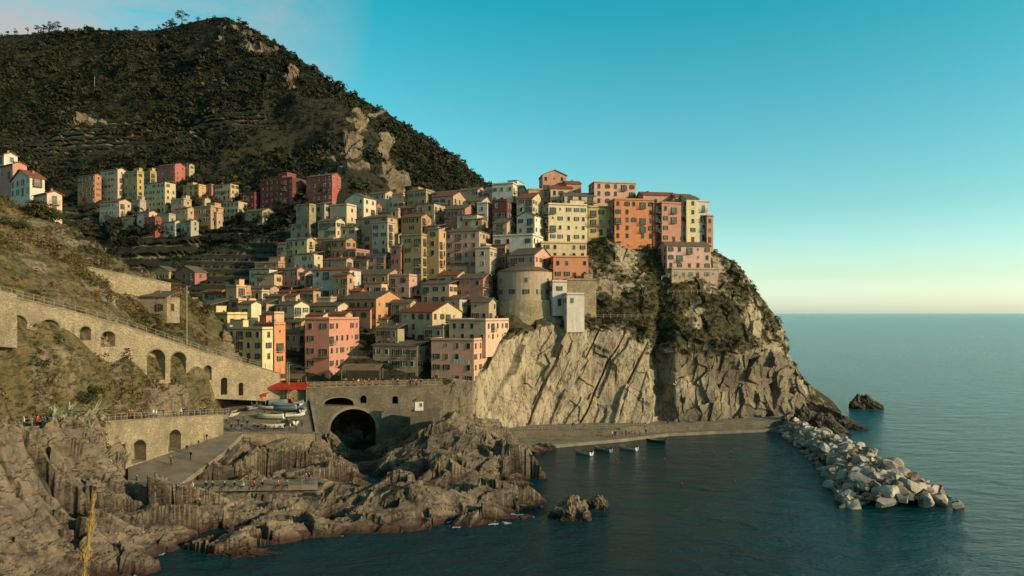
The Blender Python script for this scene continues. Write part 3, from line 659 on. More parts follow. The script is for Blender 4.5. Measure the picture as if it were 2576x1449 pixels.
def balc(wd):
    mb=MB(); mb.box((0,-.5,-.1),(wd,1.,.16),0)
    for zz_ in (.95,.5): mb.box((0,-.97,zz_),(wd,.05,.05),1); mb.box((-wd/2+.03,-.5,zz_),(.05,.94,.05),1); mb.box((wd/2-.03,-.5,zz_),(.05,.94,.05),1)
    n=int(wd/.35)
    for k in range(n+1): mb.box((-wd/2+.03+k*(wd-.06)/n,-.97,.45),(.035,.035,.95),1)
    return mb.mesh('balcony',[M['conc'],M['grey']])
BAL={2:balc(2.2),4:balc(4.6)}
mb=MB(); mb.box((0,0,.6),(.7,.5,1.4),0); mb.box((0,0,1.36),(.9,.7,.12),1); CHIM=mb.mesh('chimney',[M['conc'],M['terra']])
rr=random.Random(5)
def cname(c):
    r,g,b_=c
    if min(c)>180: return 'white'
    if r-b_<32: return 'grey' 
    if g>r*.87: return 'pale yellow' if r>205 else 'olive yellow'
    if r>190 and g<125: return 'orange' if g-b_>25 else 'red'
    if g<r*.66: return 'dark red' if r<175 else 'salmon'
    if b_>r*.6: return 'pink' if g<r*.78 else 'cream'
    return 'ochre' if g<r*.82 else 'cream'
def house(l,c,r,top,base,d,th,col,roof='flat',sh='green',rm='slate',ext=7,place='on the village slope',bal=.2,win=.9,grp='village houses',mat_=None,jit=2.5):
    if jit: th+=rr.uniform(-jit,jit)
    th=math.radians(th); kl=(l-CX)/F; kc=(c-CX)/F; kr=(r-CX)/F; s=-math.sin(th); cs=math.cos(th)
    if th<0:
        X0=kc*d; w_=(X0-kl*d)/(cs+kl*s) if c>l else 2
        if r>c and s-kr*cs>.08: e_=(kr*d-X0)/(s-kr*cs)
        else: e_=8.
        w_=max(2.5,min(w_,30)); e_=max(3.5,min(e_,16))
        cx=X0-w_/2*cs+e_/2*s; cy=d+w_/2*s+e_/2*cs
    else:
        X0=kl*d; w_=max(2.5,(kr*d-X0)/(cs+kr*s)); e_=8.
        cx=X0+w_/2*cs+e_/2*s; cy=d-w_/2*s+e_/2*cs
    z1=H-(top-CY)/F*d; z0=H-(base-CY)/F*d; hh=z1-z0
    st=max(1,round(hh/3.1)); 
    pm=mat_ or plaster(col)
    size='tall' if hh>12 else ('small' if hh<5.5 else ('narrow' if w_<5.5 else 'broad'))
    kindn='stone' if mat_ else cname(col)
    e=ob('house',None,(cx,cy,z0),th,label=f"{size} {kindn} house with {sh} shutters {place}",category='house',group=grp)
    mb=MB(); rh=0
    mb.box((0,0,(hh-ext)/2),(w_,e_,hh+ext),0)
    if roof=='gx':
        rh=e_*.5*.42
        for sx in (-1,1): mb.face([(sx*w_/2,-e_/2,hh),(sx*w_/2,e_/2,hh),(sx*w_/2,0,hh+rh)],0)
    if roof=='gy':
        rh=w_*.5*.42
        for sy in (-1,1): mb.face([(-w_/2,sy*e_/2,hh),(w_/2,sy*e_/2,hh),(0,sy*e_/2,hh+rh)],0)
    ob('wall',mb.mesh('wall',[pm]),parent=e)
    mb=MB(); o=.4; tk=.2
    def slope(p): 
        top_=[(a,b,c_+tk) for a,b,c_ in p]; mb.face(top_); mb.face(p[::-1]); n=len(p)
        for i in range(n): mb.face([p[i],p[(i+1)%n],top_[(i+1)%n],top_[i]])
    a_,b2=w_/2+o,e_/2+o
    if roof=='gx':
        dz=o*rh/(e_/2)
        slope([(-a_,-b2,hh-dz),(a_,-b2,hh-dz),(a_,0,hh+rh+.02),(-a_,0,hh+rh+.02)]); slope([(a_,b2,hh-dz),(-a_,b2,hh-dz),(-a_,0.01,hh+rh+.02),(a_,0.01,hh+rh+.02)])
    elif roof=='gy':
        dz=o*rh/(w_/2)
        slope([(-a_,b2,hh-dz),(-a_,-b2,hh-dz),(0,-b2,hh+rh+.02),(0,b2,hh+rh+.02)]); slope([(a_,-b2,hh-dz),(a_,b2,hh-dz),(.01,b2,hh+rh+.02),(.01,-b2,hh+rh+.02)])
    elif roof=='hip':
        rh=min(w_,e_)*.5*.4; t_=min(w_,e_)*.45
        q=[(-a_,-b2,hh),(a_,-b2,hh),(a_,b2,hh),(-a_,b2,hh)]
        if w_>=e_: r1,r2=(-a_+t_,0,hh+rh),(a_-t_,0,hh+rh)
        else: r1,r2=(0,-b2+t_,hh+rh),(0,b2-t_,hh+rh)
        if w_>=e_:
            mb.face([q[0],q[1],r2,r1]);mb.face([q[1],q[2],r2]);mb.face([q[2],q[3],r1,r2]);mb.face([q[3],q[0],r1])
        else:
            mb.face([q[0],q[1],r1]);mb.face([q[1],q[2],r2,r1]);mb.face([q[2],q[3],r2]);mb.face([q[3],q[0],r1,r2])
        mb.box((0,0,hh-.1),(2*a_-.02,2*b2-.02,.18))
    elif roof=='shed':
        slope([(-a_,-b2,hh+.05),(a_,-b2,hh+.05),(a_,b2,hh+1.4),(-a_,b2,hh+1.4)]); rh=.6
    else:
        mb.box((0,0,hh+.09),(w_+.36,e_+.36,.18))
        for sy in (-1,1): mb.box((0,sy*(e_/2-.1),hh+.45),(w_,.2,.54),1)
        for sx in (-1,1): mb.box((sx*(w_/2-.1),0,hh+.45),(.2,e_-.42,.54),1)
    ob('roof',mb.mesh('roof',[M[rm],pm]),parent=e)
    if rr.random()<.7: ob('chimney',CHIM,(rr.uniform(-.3,.3)*w_,rr.uniform(-.1,.3)*e_,hh+rh*.4),rr.uniform(0,.1),parent=e)
    if roof=='flat' and rr.random()<.45 and w_>5 and hh>5:
        mb=MB(); bw=w_*rr.uniform(.3,.5); xx=rr.choice((-1,1))*(w_/2-bw/2-.4); mb.box((xx,e_*.12,hh+1.3),(bw,e_*.5,2.25)); mb.box((xx,e_*.12,hh+2.5),(bw+.4,e_*.5+.4,.14),1)
        ob('rooftop_room',mb.mesh('rooftop_room',[pm,M[rm]]),parent=e)
    fh=hh/st; wm0=rr.choice(WMS); sp_=rr.uniform(2.4,3.1)
    def facade(W_,org,rz,door):
        n=max(1,int(W_/sp_)) if W_>2.4 else 0
        if n==0: return
        offs=[rr.uniform(-.3,.3) for _ in range(n)]; colb=rr.randrange(n); hasb=rr.random()<bal*2.5
        for f_ in range(st):
            for k_ in range(n):
                if rr.random()>win: continue
                x_=-W_/2+(k_+.5)*W_/n+offs[k_]; zc=f_*fh+fh*.3
                cr_,sr_=math.cos(rz),math.sin(rz); L=(org[0]+x_*cr_,org[1]+x_*sr_)
                if door and f_==0 and k_==n//2: ob('door',DOOR,(L[0],L[1],.02),rz,parent=e); continue
                if rr.random()<.08: ob('window',WSM,(L[0],L[1],zc+.5),rz,parent=e); continue
                isb=(hasb and k_==colb and f_>0) or (rr.random()<bal*.3 and f_>0)
                o_=ob('window',WMb if isb else wm0,(L[0],L[1],f_*fh+.25 if isb else zc),rz,parent=e)
                wd=1.1 if isb else .9
                if isb: ob('balcony',BAL[4 if (W_/n>3.6 or n==1) and W_>5 else 2],(L[0],L[1],f_*fh+.12),rz,parent=e)
                q=rr.random()
                if not isb and q<.42: ob('shutter',SHC[sh],(0,-.02,0),0,parent=o_)
                elif q<.85:
                    for sx in (-1,1): ob('shutter',(SHb if isb else SH)[sh],(sx*(wd/2+.31),-.0,0),0,parent=o_)
    facade(w_,(0,-e_/2),0,True)
    if th<0: facade(e_,(w_/2,0),math.pi/2,False)
    elif th>0: facade(e_,(-w_/2,0),-math.pi/2,False)
    return e
salm=(208,136,104);pink=(212,150,124);rose=(178,106,88);red=(165,74,56);maro=(120,52,46);cream=(216,186,142);pyel=(230,204,146);yel=(204,160,92);och=(190,140,88);org=(218,128,60);white=(222,205,182);grey=(180,164,142);tan=(190,158,118);peach=(222,168,124);olive=(172,146,98);sage=(170,156,120);beige=(198,172,138)
pr='on the cliff-top terrace'; rb='above the round stone bastion'
HL=[
(1480,0,1546,522,592,243,8,(205,168,74),'flat','green','slate',3,pr),
(1546,0,1645,503,604,241,10,(224,128,52),'flat','green','slate',3,pr),
(1643,0,1666,512,606,243,10,red,'shed','green','slate',3,pr),
(1665,0,1728,512,610,242,12,salm,'flat','green','slate',3,pr),
(1727,0,1758,500,612,243,12,pyel,'gx','green','slate',3,pr),
(1757,0,1783,508,606,244,14,(208,200,186),'flat','green','slate',3,pr),
(1778,0,1792,545,612,243,14,salm,'flat','green','slate',3,pr),
(1678,0,1788,618,678,236,10,(218,165,145),'gx','green','slate',4,pr),
(1690,0,1805,678,700,234,10,tan,'flat','grey','slate',2,pr),
(1495,0,1600,460,515,256,8,(224,166,134),'flat','brown','terra',4,pr),
(1618,0,1700,490,520,253,10,pink,'gx','green','terra',4,pr),
(1700,0,1745,495,520,252,10,white,'gx','green','terra',4,pr),
(1365,0,1425,440,480,268,8,(215,142,112),'gy','green','terra',4,pr),
(1425,0,1462,462,495,264,8,salm,'gx','green','terra',4,pr),
(1330,0,1388,478,520,262,8,yel,'flat','green','slate',4,pr),
(1385,0,1440,474,520,260,8,cream,'gx','green','terra',4,pr),
(1420,0,1498,492,545,254,8,cream,'gx','green','slate',4,pr),
(1380,0,1478,515,606,240,12,pyel,'flat','green','slate',4,pr),
(1300,1345,1385,542,612,237,-28,(230,212,186),'gy','brown','slate',4,pr),
(1240,1340,1372,592,645,230,-18,(224,208,182),'flat','green','slate',5,pr),
(1362,0,1476,612,672,231,8,(216,184,130),'flat','green','slate',5,pr),
(1392,0,1480,648,702,224,6,(222,134,80),'flat','green','slate',4,rb),
(1282,1345,1386,640,690,221,-30,pink,'gx','brown','slate',5,rb),
(1425,0,1500,706,785,216,5,tan,'flat','grey','slate',4,'beside the round stone bastion',.1,.4,'village houses',M['stone']),
(1390,0,1426,710,770,211,8,(214,200,182),'flat','green','slate',3,'beside the round stone bastion',0,.8),
(1426,0,1470,742,826,207,10,(218,205,186),'flat','grey','slate',1.2,'at the cliff edge',0,.45),
(1238,1290,1325,462,510,268,-22,white,'flat','grey','slate',6),
(1170,1212,1238,505,560,258,-22,beige,'gx','green','slate',7),
(1200,1226,1245,512,585,252,-22,white,'flat','green','slate',7),
(1238,1275,1305,505,575,250,-20,maro,'flat','green','slate',7),
(1300,1340,1368,498,555,252,-20,cream,'gx','green','terra',7),
(1118,1170,1198,524,592,250,-20,(192,120,98),'gx','green','slate',8),
(1090,1140,1172,492,540,266,-22,tan,'gx','green','terra',7),
(1048,1092,1122,512,605,254,-24,(192,160,118),'shed','green','slate',8),
(1012,1048,1066,522,605,256,-24,(142,80,62),'gx','green','terra',8),
(980,1002,1018,528,605,257,-24,tan,'flat','brown','slate',8),
(895,975,1012,545,630,247,-26,(190,152,104),'hip','green','slate',8),
(870,915,946,496,560,262,-30,(224,200,158),'gy','green','slate',8),
(830,872,897,516,605,256,-26,cream,'flat','green','slate',8),
(790,816,832,514,605,258,-26,sage,'shed','green','slate',8),
(745,778,794,516,600,254,-26,tan,'flat','brown','slate',8,'on the village slope',.05,.8,'village houses',M['stone']),
(720,772,792,602,665,240,-24,(200,172,115),'gx','green','slate',8),
(1120,1205,1242,580,700,230,-20,(188,158,132),'hip','red','slate',8),
(1075,1104,1122,578,765,227,-22,(198,156,92),'shed','green','slate',8),
(1015,1060,1078,592,765,225,-22,(180,148,86),'flat','green','slate',8),
(983,1008,1020,622,765,227,-22,rose,'flat','green','slate',8),
(922,968,986,642,750,229,-22,(206,138,118),'gx','green','slate',8),
(888,918,932,655,745,232,-22,rose,'shed','green','terra',8),
(815,870,897,605,665,244,-24,och,'gx','green','slate',8),
(840,895,930,630,690,238,-24,salm,'flat','green','slate',8),
(787,880,908,678,795,216,-22,(204,190,168),'hip','green','terra',6),
(640,700,722,662,720,238,-22,och,'flat','brown','slate',6),
(698,768,792,688,755,229,-22,(206,178,122),'gx','brown','slate',6),
(610,680,702,725,780,222,-22,tan,'gx','brown','slate',6),
(1140,1215,1240,700,795,214,-20,(200,124,106),'gx','green','slate',8),
(1196,1232,1250,625,700,226,-18,beige,'flat','green','slate',8),
(1240,1275,1300,560,640,238,-18,tan,'gx','green','slate',8),
(905,975,1012,690,765,219,-22,och,'gx','green','slate',8),
(740,790,812,640,700,236,-24,cream,'shed','green','slate',8),
(862,946,1012,752,840,203,-34,(207,140,68),'gx','green','slate',6),
(1010,1088,1162,785,915,196,-34,(206,178,128),'gx','green','terra',6),
(945,1000,1014,828,930,192,-26,(168,152,112),'shed','green','slate',6),
(938,1050,1082,872,960,187,-20,(172,148,108),'shed','green','slate',3,'beside the village square'),
(767,828,942,805,962,181,-14,(214,132,100),'flat','green','slate',4,'beside the village square',.22),
(1085,1192,1242,858,968,181,-22,(226,160,120),'flat','green','slate',1.5,'beside the village square'),
(1130,1222,1280,808,862,186,-22,(224,174,134),'flat','green','slate',4,'beside the village square'),
(1068,1115,1136,826,925,191,-26,tan,'flat','green','slate',6),
(695,740,778,768,845,198,-34,(216,198,150),'gx','green','slate',6),
(708,750,770,838,925,188,-26,(186,168,124),'gx','green','slate',6),
(495,572,622,792,862,180,-30,(222,188,112),'flat','green','slate',6,'above the harbour wall'),
(572,660,684,830,912,171,-28,(226,198,130),'flat','green','slate',4,'above the harbour wall'),
(640,690,712,818,920,175,-30,(226,134,62),'flat','green','slate',4,'above the harbour wall'),
(540,600,644,756,800,202,-30,(224,170,108),'flat','brown','slate',6),
(568,595,612,722,765,206,-30,(224,166,108),'flat','brown','slate',6),
(475,530,570,768,810,196,-28,peach,'shed','brown','slate',6),
(632,670,692,765,815,203,-28,tan,'shed','brown','slate',6),
(380,425,448,682,735,240,-24,(184,150,80),'gy','green','slate',6,'in the valley'),
(440,490,520,684,745,236,-28,(182,98,84),'gy','green','slate',6,'in the valley'),
(335,365,388,690,730,242,-24,tan,'gx','brown','slate',6,'in the valley'),
(395,440,470,790,860,166,-28,cream,'shed','brown','slate',6,'above the harbour wall',0,.5),
(430,465,498,755,830,182,-28,tan,'flat','brown','slate',6,'above the harbour wall',0,.6),
(600,632,650,765,830,196,-28,pyel,'gx','green','slate',6),
(660,690,705,790,850,190,-28,peach,'flat','green','slate',6),
(520,560,585,740,780,212,-28,och,'shed','brown','terra',6),
(936,975,992,560,640,243,-24,beige,'flat','green','slate',8),
(1062,1102,1120,640,700,233,-22,salm,'flat','green','slate',8),
(1010,1060,1085,545,600,248,-24,och,'gx','green','terra',8),
(800,845,868,555,615,250,-26,cream,'gx','green','slate',8),
(1060,1130,1150,715,790,212,-22,peach,'shed','green','slate',8),
(700,745,765,735,790,214,-26,rose,'gx','green','terra',6),
(775,850,880,770,830,204,-28,cream,'gx','green','slate',6),
(640,690,712,690,740,228,-24,peach,'shed','brown','slate',6),
(1150,1200,1222,540,600,246,-20,cream,'shed','green','slate',8),
(1185,1230,1248,760,830,206,-22,tan,'gx','green','slate',8),
]
fc='below the mountain'
FL=[(655,735,772,448,525,0,maro),(770,835,858,440,520,0,(180,76,60)),(605,640,662,486,525,0,maro),(700,722,745,436,500,0,(150,62,52)),
(195,238,255,440,510,330,(202,116,60)),(253,296,316,426,505,328,(208,186,152)),(313,345,362,432,510,330,(192,158,82)),(358,378,394,432,500,334,(190,156,88)),
(362,415,442,458,535,322,(205,180,126)),(395,440,466,414,465,338,(192,94,74)),(458,476,489,414,450,342,tan),(460,500,522,466,505,332,yel),(508,532,546,466,503,332,(192,112,90)),(540,580,600,462,503,330,(202,172,114)),
(250,300,330,506,560,318,(202,172,134)),(345,375,396,534,580,312,(206,174,150)),(395,425,442,540,580,312,grey),(478,530,562,520,560,316,och),(560,600,622,506,552,318,beige),(440,472,492,524,562,318,tan),(412,440,458,558,580,308,(208,192,168)),(364,390,406,548,580,310,red),(430,462,482,502,545,322,tan),(300,330,350,545,575,312,tan),(615,660,690,530,560,312,olive),(490,515,530,500,530,0,tan),(330,352,368,505,545,0,grey),(520,545,560,536,566,0,tan),(270,292,306,548,580,0,och),(455,480,500,556,582,0,grey)]
for h_ in HL: house(*h_)
for i,f_ in enumerate(FL):
    dm=min(mount_d(f_[1],f_[4]),mount_d(f_[0],f_[4])+4)-2
    house(*f_[:5],dm,-24,f_[6],('gx','flat','flat','shed','gx')[i%5] if i>3 else ('flat','gx','flat','flat')[i],('green','brown')[i%2] if i>3 else 'red',('slate','terra')[(i//2)%2],4,fc,.1)
hp='on the grassy hilltop'
house(0,32,52,412,450,190,-30,salm,'gx','brown','terra',6,hp)
house(28,75,104,445,490,182,-32,(222,206,180),'gy','brown','terra',6,hp)
house(84,118,140,486,540,172,-32,(224,182,150),'gx','brown','terra',6,hp)
house(-20,10,28,388,412,200,-30,white,'gx','brown','terra',6,hp)
fr_=random.Random(12); pal=[tan,cream,och,rose,salm,beige,peach,olive,(202,168,118),och,pink,cream,tan,yel]
def sheet_d(px,py):
    i=int(np.clip((px-250)/(1500-250)*(Wt.shape[0]-1),0,Wt.shape[0]-1))
    j=int(np.argmin(np.abs(PYt[i,6:]-py)))+6
    return float(Wt[i,j,1])
rows=[(560,535,860,1320),(620,585,730,1290),(680,640,690,1240),(740,705,620,1230),(800,770,500,1190),(868,840,600,1120)]
for b0,b1,xa,xb in rows:
    px=xa+fr_.uniform(0,15)
    while px<xb:
        wd=fr_.uniform(42,78); k=(px-760)/500; by=b0+(b1-b0)*max(0,k)+fr_.uniform(-6,6)
        hmax=100 if px>760 and by>600 else 70
        house(px,px+wd*fr_.uniform(.62,.8),px+wd,by-fr_.uniform(50,hmax),by+6,sheet_d(px+wd/2,by)+5,-fr_.uniform(19,27),fr_.choice(pal),fr_.choice(['flat','gx','shed','gx','gx','flat']),fr_.choice(['green','green','brown']),fr_.choice(['slate','terra','slate']),8)
        px+=wd*.86
# round bastion
def cyl(name,r0,r1,z0,z1,mat_,n=40):
    mb=MB(); ring=[]
    for k in range(n+1):
        a=2*math.pi*k/n; ring.append(((math.cos(a)*r0,math.sin(a)*r0,z0),(math.cos(a)*r1,math.sin(a)*r1,z1)))
    for k in range(n): mb.face([ring[k][0],ring[k+1][0],ring[k+1][1],ring[k][1]])
    mb.face([q[1] for q in ring[:-1]])
    return mb.mesh(name,[mat_])
bx,by_,_=P(1320,750,220)
e=ob('round_tower',None,(bx,by_,H-(868-CY)/F*208),label='round beige tower house on a rough stone bastion base',category='tower')
zt=H-(680-CY)/F*210-e.location.z; zm=H-(755-CY)/F*210-e.location.z
ob('stone_base',cyl('stone_base',12.2,10.6,-4,zm,M['stone']),parent=e)
ob('wall',cyl('wall',8.8,8.8,zm-.5,zt,plaster((180,152,120))),parent=e)
ob('roof',cyl('roof',9.3,5.0,zt,zt+1.6,M['slate']),parent=e)
for a in (-150,-118,-88,-60,-35):
    ar=math.radians(a)
    for zq in (zm+2.,zm+5.6):
        if zq>zm+3 and a in(-118,-60): continue
        ww=ob('window',WMS[0],(math.cos(ar)*8.8,math.sin(ar)*8.8,zq),ar+math.pi/2,parent=e)
        if zq<zm+3:
            for sx in (-1,1): ob('shutter',SH['green'],(sx*.76,0,0),0,parent=ww)
house(290,420,452,748,796,151,-12,tan,'shed','brown','slate',1.5,'on the near hillside',0,.5,'village houses',M['stone'])
# ================================================================ BREAKWATER
def boulder(seed,sub=3):
    bm=bmesh.new(); bmesh.ops.create_icosphere(bm,subdivisions=sub,radius=1); r_=random.Random(seed)
    pl=[(Vector((r_.gauss(0,1),r_.gauss(0,1),r_.gauss(0,1))).normalized(),r_.uniform(.36,.7)) for _ in range(12)]
    for v_ in bm.verts:
        for n,dist in pl:
            k=v_.co.dot(n)
            if k>dist: v_.co-=n*(k-dist)
        v_.co*=1.4
    me=bpy.data.meshes.new('boulder'); bm.to_mesh(me); bm.free(); me.materials.append(M['boulder'] if seed%3 else M['boulder2']); return me
BM=[boulder(s) for s in range(12)]
sp0=(PZ(1990,201,0)[:2]); sp1=(PZ(2275,119,0)[:2])
br_=random.Random(3)
def bwpos(t_,lat):
    hw=5.5+5.0*t_; x0=sp0[0]+(sp1[0]-sp0[0])*t_+lat*hw+math.sin(t_*3.1)*2.5
    zt_=(1-abs(lat)**1.6)*2.8*(.75+.25*t_)*(1 if t_<.93 else .6)-.1
    return x0,zt_
for k in range(298):
    t_=br_.random()**.85; lat=br_.uniform(-1,1); x0,zt_=bwpos(t_,lat); y0=sp0[1]+(sp1[1]-sp0[1])*t_+br_.uniform(-1,1)
    s=br_.choice((.9,1.1,1.25,1.4,1.6,1.8))*(.95+.12*t_)
    o=ob('boulder',BM[br_.randrange(12)],(x0,y0,zt_),0,label='angular grey-tan boulder in the breakwater heap',category='boulder',group='breakwater boulders',scale=(s*br_.uniform(.8,1.4),s,s*br_.uniform(.55,.9)))
    o.rotation_euler=(br_.uniform(-.7,.7),br_.uniform(-.7,.7),br_.uniform(0,6.28))
def rubble(name,seeds,pts):
    Vs=[];Qs=[];n0=0
    for k,(p,s) in enumerate(pts):
        me=seeds[k%len(seeds)]; co=np.array([v_.co[:] for v_ in me.vertices]); an=k*2.4; ca,sa=math.cos(an),math.sin(an)
        q=co*np.array([1.2,.9,.75]); q=np.stack([q[:,0]*ca-q[:,1]*sa,q[:,0]*sa+q[:,1]*ca,q[:,2]],-1)*s+np.array(p)
        Vs.append(q); Qs.append(np.array([pl.vertices[:] for pl in me.polygons])+n0); n0+=len(co)
    return npmesh(name,np.concatenate(Vs),np.concatenate(Qs),[M['boulder2']],{},False)
SB=[boulder(s,2) for s in range(30,36)]
pts=[]
for k in range(750):
    t_=br_.random(); lat=br_.uniform(-1.06,1.06); x0,zt_=bwpos(t_,lat); pts.append(((x0,sp0[1]+(sp1[1]-sp0[1])*t_+br_.uniform(-1,1),max(-.2,zt_+.15)),br_.uniform(.45,.8)))
ob('breakwater_rubble',rubble('breakwater_rubble',SB,pts),kind='stuff',label='smaller brown rubble packed between the breakwater boulders')
mb=MB(); n=14; Ls=[]
for k in range(n+1):
    t_=k/n; hw=5+4.5*t_; xc=sp0[0]+(sp1[0]-sp0[0])*t_+math.sin(t_*3.1)*2.5; yc=sp0[1]+(sp1[1]-sp0[1])*t_+(1 if k==0 else (2 if k==n else 0)); Ls.append([(xc-hw,yc,-2),(xc-hw*.4,yc,1.2),(xc+hw*.4,yc,1.2),(xc+hw,yc,-2)])
for k in range(n):
    for q in range(3): mb.face([Ls[k][q],Ls[k][q+1],Ls[k+1][q+1],Ls[k+1][q]])
ob('breakwater_core',mb.mesh('breakwater_core',[M['boulder2']]),kind='structure',label='rubble core beneath the breakwater boulders')
def searock(px,py,sx,sy,sz,seed,lab,peak=(0,0),mt='rock'):
    bm=bmesh.new(); bmesh.ops.create_icosphere(bm,subdivisions=5,radius=1)
    co=np.array([v_.co[:] for v_ in bm.verts]); 
    dsp=facet(co[:,0]*2.2+seed,co[:,2]*2.2+co[:,1]*2,seed)*.2+facet(co[:,1]*4+seed,co[:,0]*4+co[:,2]*3,seed+3)*.1+fbm(co[:,0]*2+seed,co[:,1]*2,co[:,2]*2,4,seed)*.22
    co=co*(1+dsp[:,None]); co[:,0]+=np.clip(co[:,2],0,2)*peak[0]; w_=np.clip(co[:,2],0,2); co[:,0]*=1-.35*w_; co[:,1]*=1-.35*w_
    for v_,c in zip(bm.verts,co): v_.co=Vector((c[0]*sx,c[1]*sy,c[2]*sz))
    me=bpy.data.meshes.new('sea_rock'); bm.to_mesh(me); bm.free(); me.materials.append(M[mt])
    d=H*F/(py-CY); ob('sea_rock',me,PZ(px,d,-.3),0,label=lab,category='rock')
searock(1440,1300,3.4,3.,3.4,5,'jagged brown rock standing in the harbour water',(.2,0))
searock(1503,1275,1.9,1.8,2.2,9,'small dark rock beside a larger one in the water')
searock(2184,1026,6,4,4.6,14,'dark rock rising from the open sea',(-.5,0),'rockd')
searock(2160,1080,3,2,1.2,15,'low dark rock at the cliff foot',(0,0),'rockd')
searock(2120,1070,5,3,2.8,16,'dark rock at the tip of the headland',(0,0),'rockd')
searock(2075,1085,6,4,5.2,21,'dark rock at the tip of the headland',(-.3,0),'rockd')
searock(2030,1075,5,4,6.0,22,'dark rock at the tip of the headland',(-.3,0),'rockd')
searock(2100,1092,4,3,2.6,23,'dark rock at the tip of the headland',(-.2,0),'rockd')
searock(1320,1138,5,3,2.4,17,'low rock beside the quay')
searock(1370,1128,3,2.4,1.6,18,'low rock beside the quay')
searock(620,1392,5,2,1.0,19,'flat wet rock at the water edge')
# ================================================================ BOATS
def boatmesh(L=5.,B=1.9,D=.85,hull='white',inner='wood'):
    mb=MB(); n=14; st=[]
    for k in range(n+1):
        t_=k/n; hb=B/2*(.78+.22*math.sin(math.pi*t_))
        if t_>.5: hb=B/2*(1-((t_-.5)/.5)**2.3)
        hb=max(hb,.02); sh_=D+.28*((t_-.4)**2)*2.2; kx=-L/2+L*t_
        st.append([(kx-.1*(t_>.9),0,.0+.25*max(0,t_-.75)*2),(kx,hb*.62,.12+.25*max(0,t_-.75)*2),(kx,hb*.93,D*.55),(kx,hb,sh_),(kx,hb*.9,sh_),(kx,hb*.82,D*.5),(kx,hb*.5,.25),(kx,0,.2)])
    for k in range(n):
        for side in (1,-1):
            for q in range(7):
                f_=[(p[0],p[1]*side,p[2]) for p in (st[k][q],st[k+1][q],st[k+1][q+1],st[k][q+1])]
                if side<0: f_=f_[::-1]
                mb.face(f_,2 if q==3 else (0 if q<=2 else 1))
    tr=[(p[0],p[1],p[2]) for p in st[0][:4]]+[(p[0],-p[1],p[2]) for p in st[0][3:0:-1]]
    mb.face(tr[::-1],0)
    return mb.mesh('hull',[M[hull],M[inner],M['brown']],False)
mb=MB(); mb.box((0,0,0),(.3,1.45,.06)); SEAT=mb.mesh('thwart',[M['wood']])
mb=MB(); mb.box((0,0,.25),(.35,.3,.42),0,0,.8); mb.box((0,0,-.2),(.1,.12,.55)); MOT=mb.mesh('outboard_motor',[M['dark']])
BT={'white':boatmesh(),'tarp':boatmesh(hull='tarp'),'green':boatmesh(hull='green'),'orange':boatmesh(hull='orange',inner='white')}
mb=MB(); n=8
for k in range(n):
    for s_ in (1,-1):
        def pt(t_,u): 
            hb=.98*(1-max(0,(t_-.5)/.5)**2.3); return (-2.5+5*t_,s_*hb*u,.98+.35*(1-u*u)+.2*(t_-.4)**2)
        for a in range(3):
            u0,u1=a/3,(a+1)/3; mb.face([pt(k/n,u0),pt((k+1)/n,u0),pt((k+1)/n,u1),pt(k/n,u1)])
COVER=mb.mesh('cover',[M['tarp']])
def boat(loc,rz,col,cover=False,motor=True,lab='',sc=1.,tilt=0.,grp='rowing boats'):
    e=ob('boat',None,loc,rz,label=lab,category='boat',group=grp,scale=(sc,sc,sc)); e.rotation_euler=(tilt,0,rz)
    ob('hull',BT[col],parent=e)
    if cover: ob('cover',COVER,parent=e)
    else:
        for x_ in (-1.3,0,1.2): ob('thwart',SEAT,(x_,0,.62),parent=e)
    if motor: ob('outboard_motor',MOT,(-2.6,0,.9),parent=e)
CN={'white':'white','tarp':'pale blue','green':'dark green','orange':'orange'}
for px,py,rz,c in ((1468,1142,2.35,'white'),(1516,1134,2.4,'tarp'),(1580,1130,2.45,'white'),(1650,1112,2.8,'green')):
    boat(PZ(px,H*F/(py-CY),-.15),rz,c,False,True,f'small open {CN[c]} rowing boat moored on the water')
for px,py,rz,c,cv,sc in ((533,1070,.9,'white',False,.95),(588,1046,1.6,'white',False,1),(680,1054,3.05,'white',False,1.3),(682,1078,3.2,'white',False,1.1),(612,1018,2.9,'green',True,1.1),(715,1034,3.0,'tarp',True,1.3),(742,1048,.5,'white',False,.9),(650,1012,2.8,'white',True,1.),(700,1018,.4,'tarp',True,.9),(748,1022,1.2,'white',True,.9),(590,1010,2.,'green',False,.8),(735,1066,2.2,'white',False,.9),(640,1030,1.0,'tarp',False,.8),(722,1010,2.6,'orange',False,.8),(668,1030,2.9,'white',False,.9),(700,1046,2.8,'green',False,.8),(762,1036,1.7,'white',True,.8)):
    d=75.9/(.33+(py-CY)/F); boat(PZ(px,d,yard_z(d)+.05),rz,c,cv,rr.random()<.4,f"{CN[c]} {'covered' if cv else 'open'} boat hauled out on the paved yard",sc,.12)
bm=bmesh.new(); bmesh.ops.create_uvsphere(bm,u_segments=12,v_segments=8,radius=.2)
for v_ in bm.verts:
    if v_.co.z>.12: v_.co.x*=.6; v_.co.y*=.6; v_.co.z*=1.35
BUOY=bpy.data.meshes.new('buoy'); bm.to_mesh(BUOY); bm.free(); BUOY.materials.append(M['orange'])
for px,py in ((1495,1163),(1551,1157),(1620,1155),(1672,1155),(1756,1140),(1797,1140),(1838,1138),(1715,1217),(1847,1210)):
    ob('buoy',BUOY,PZ(px,H*F/(py-CY),.08),label='orange mooring buoy floating on the harbour water',category='buoy',group='mooring buoys')
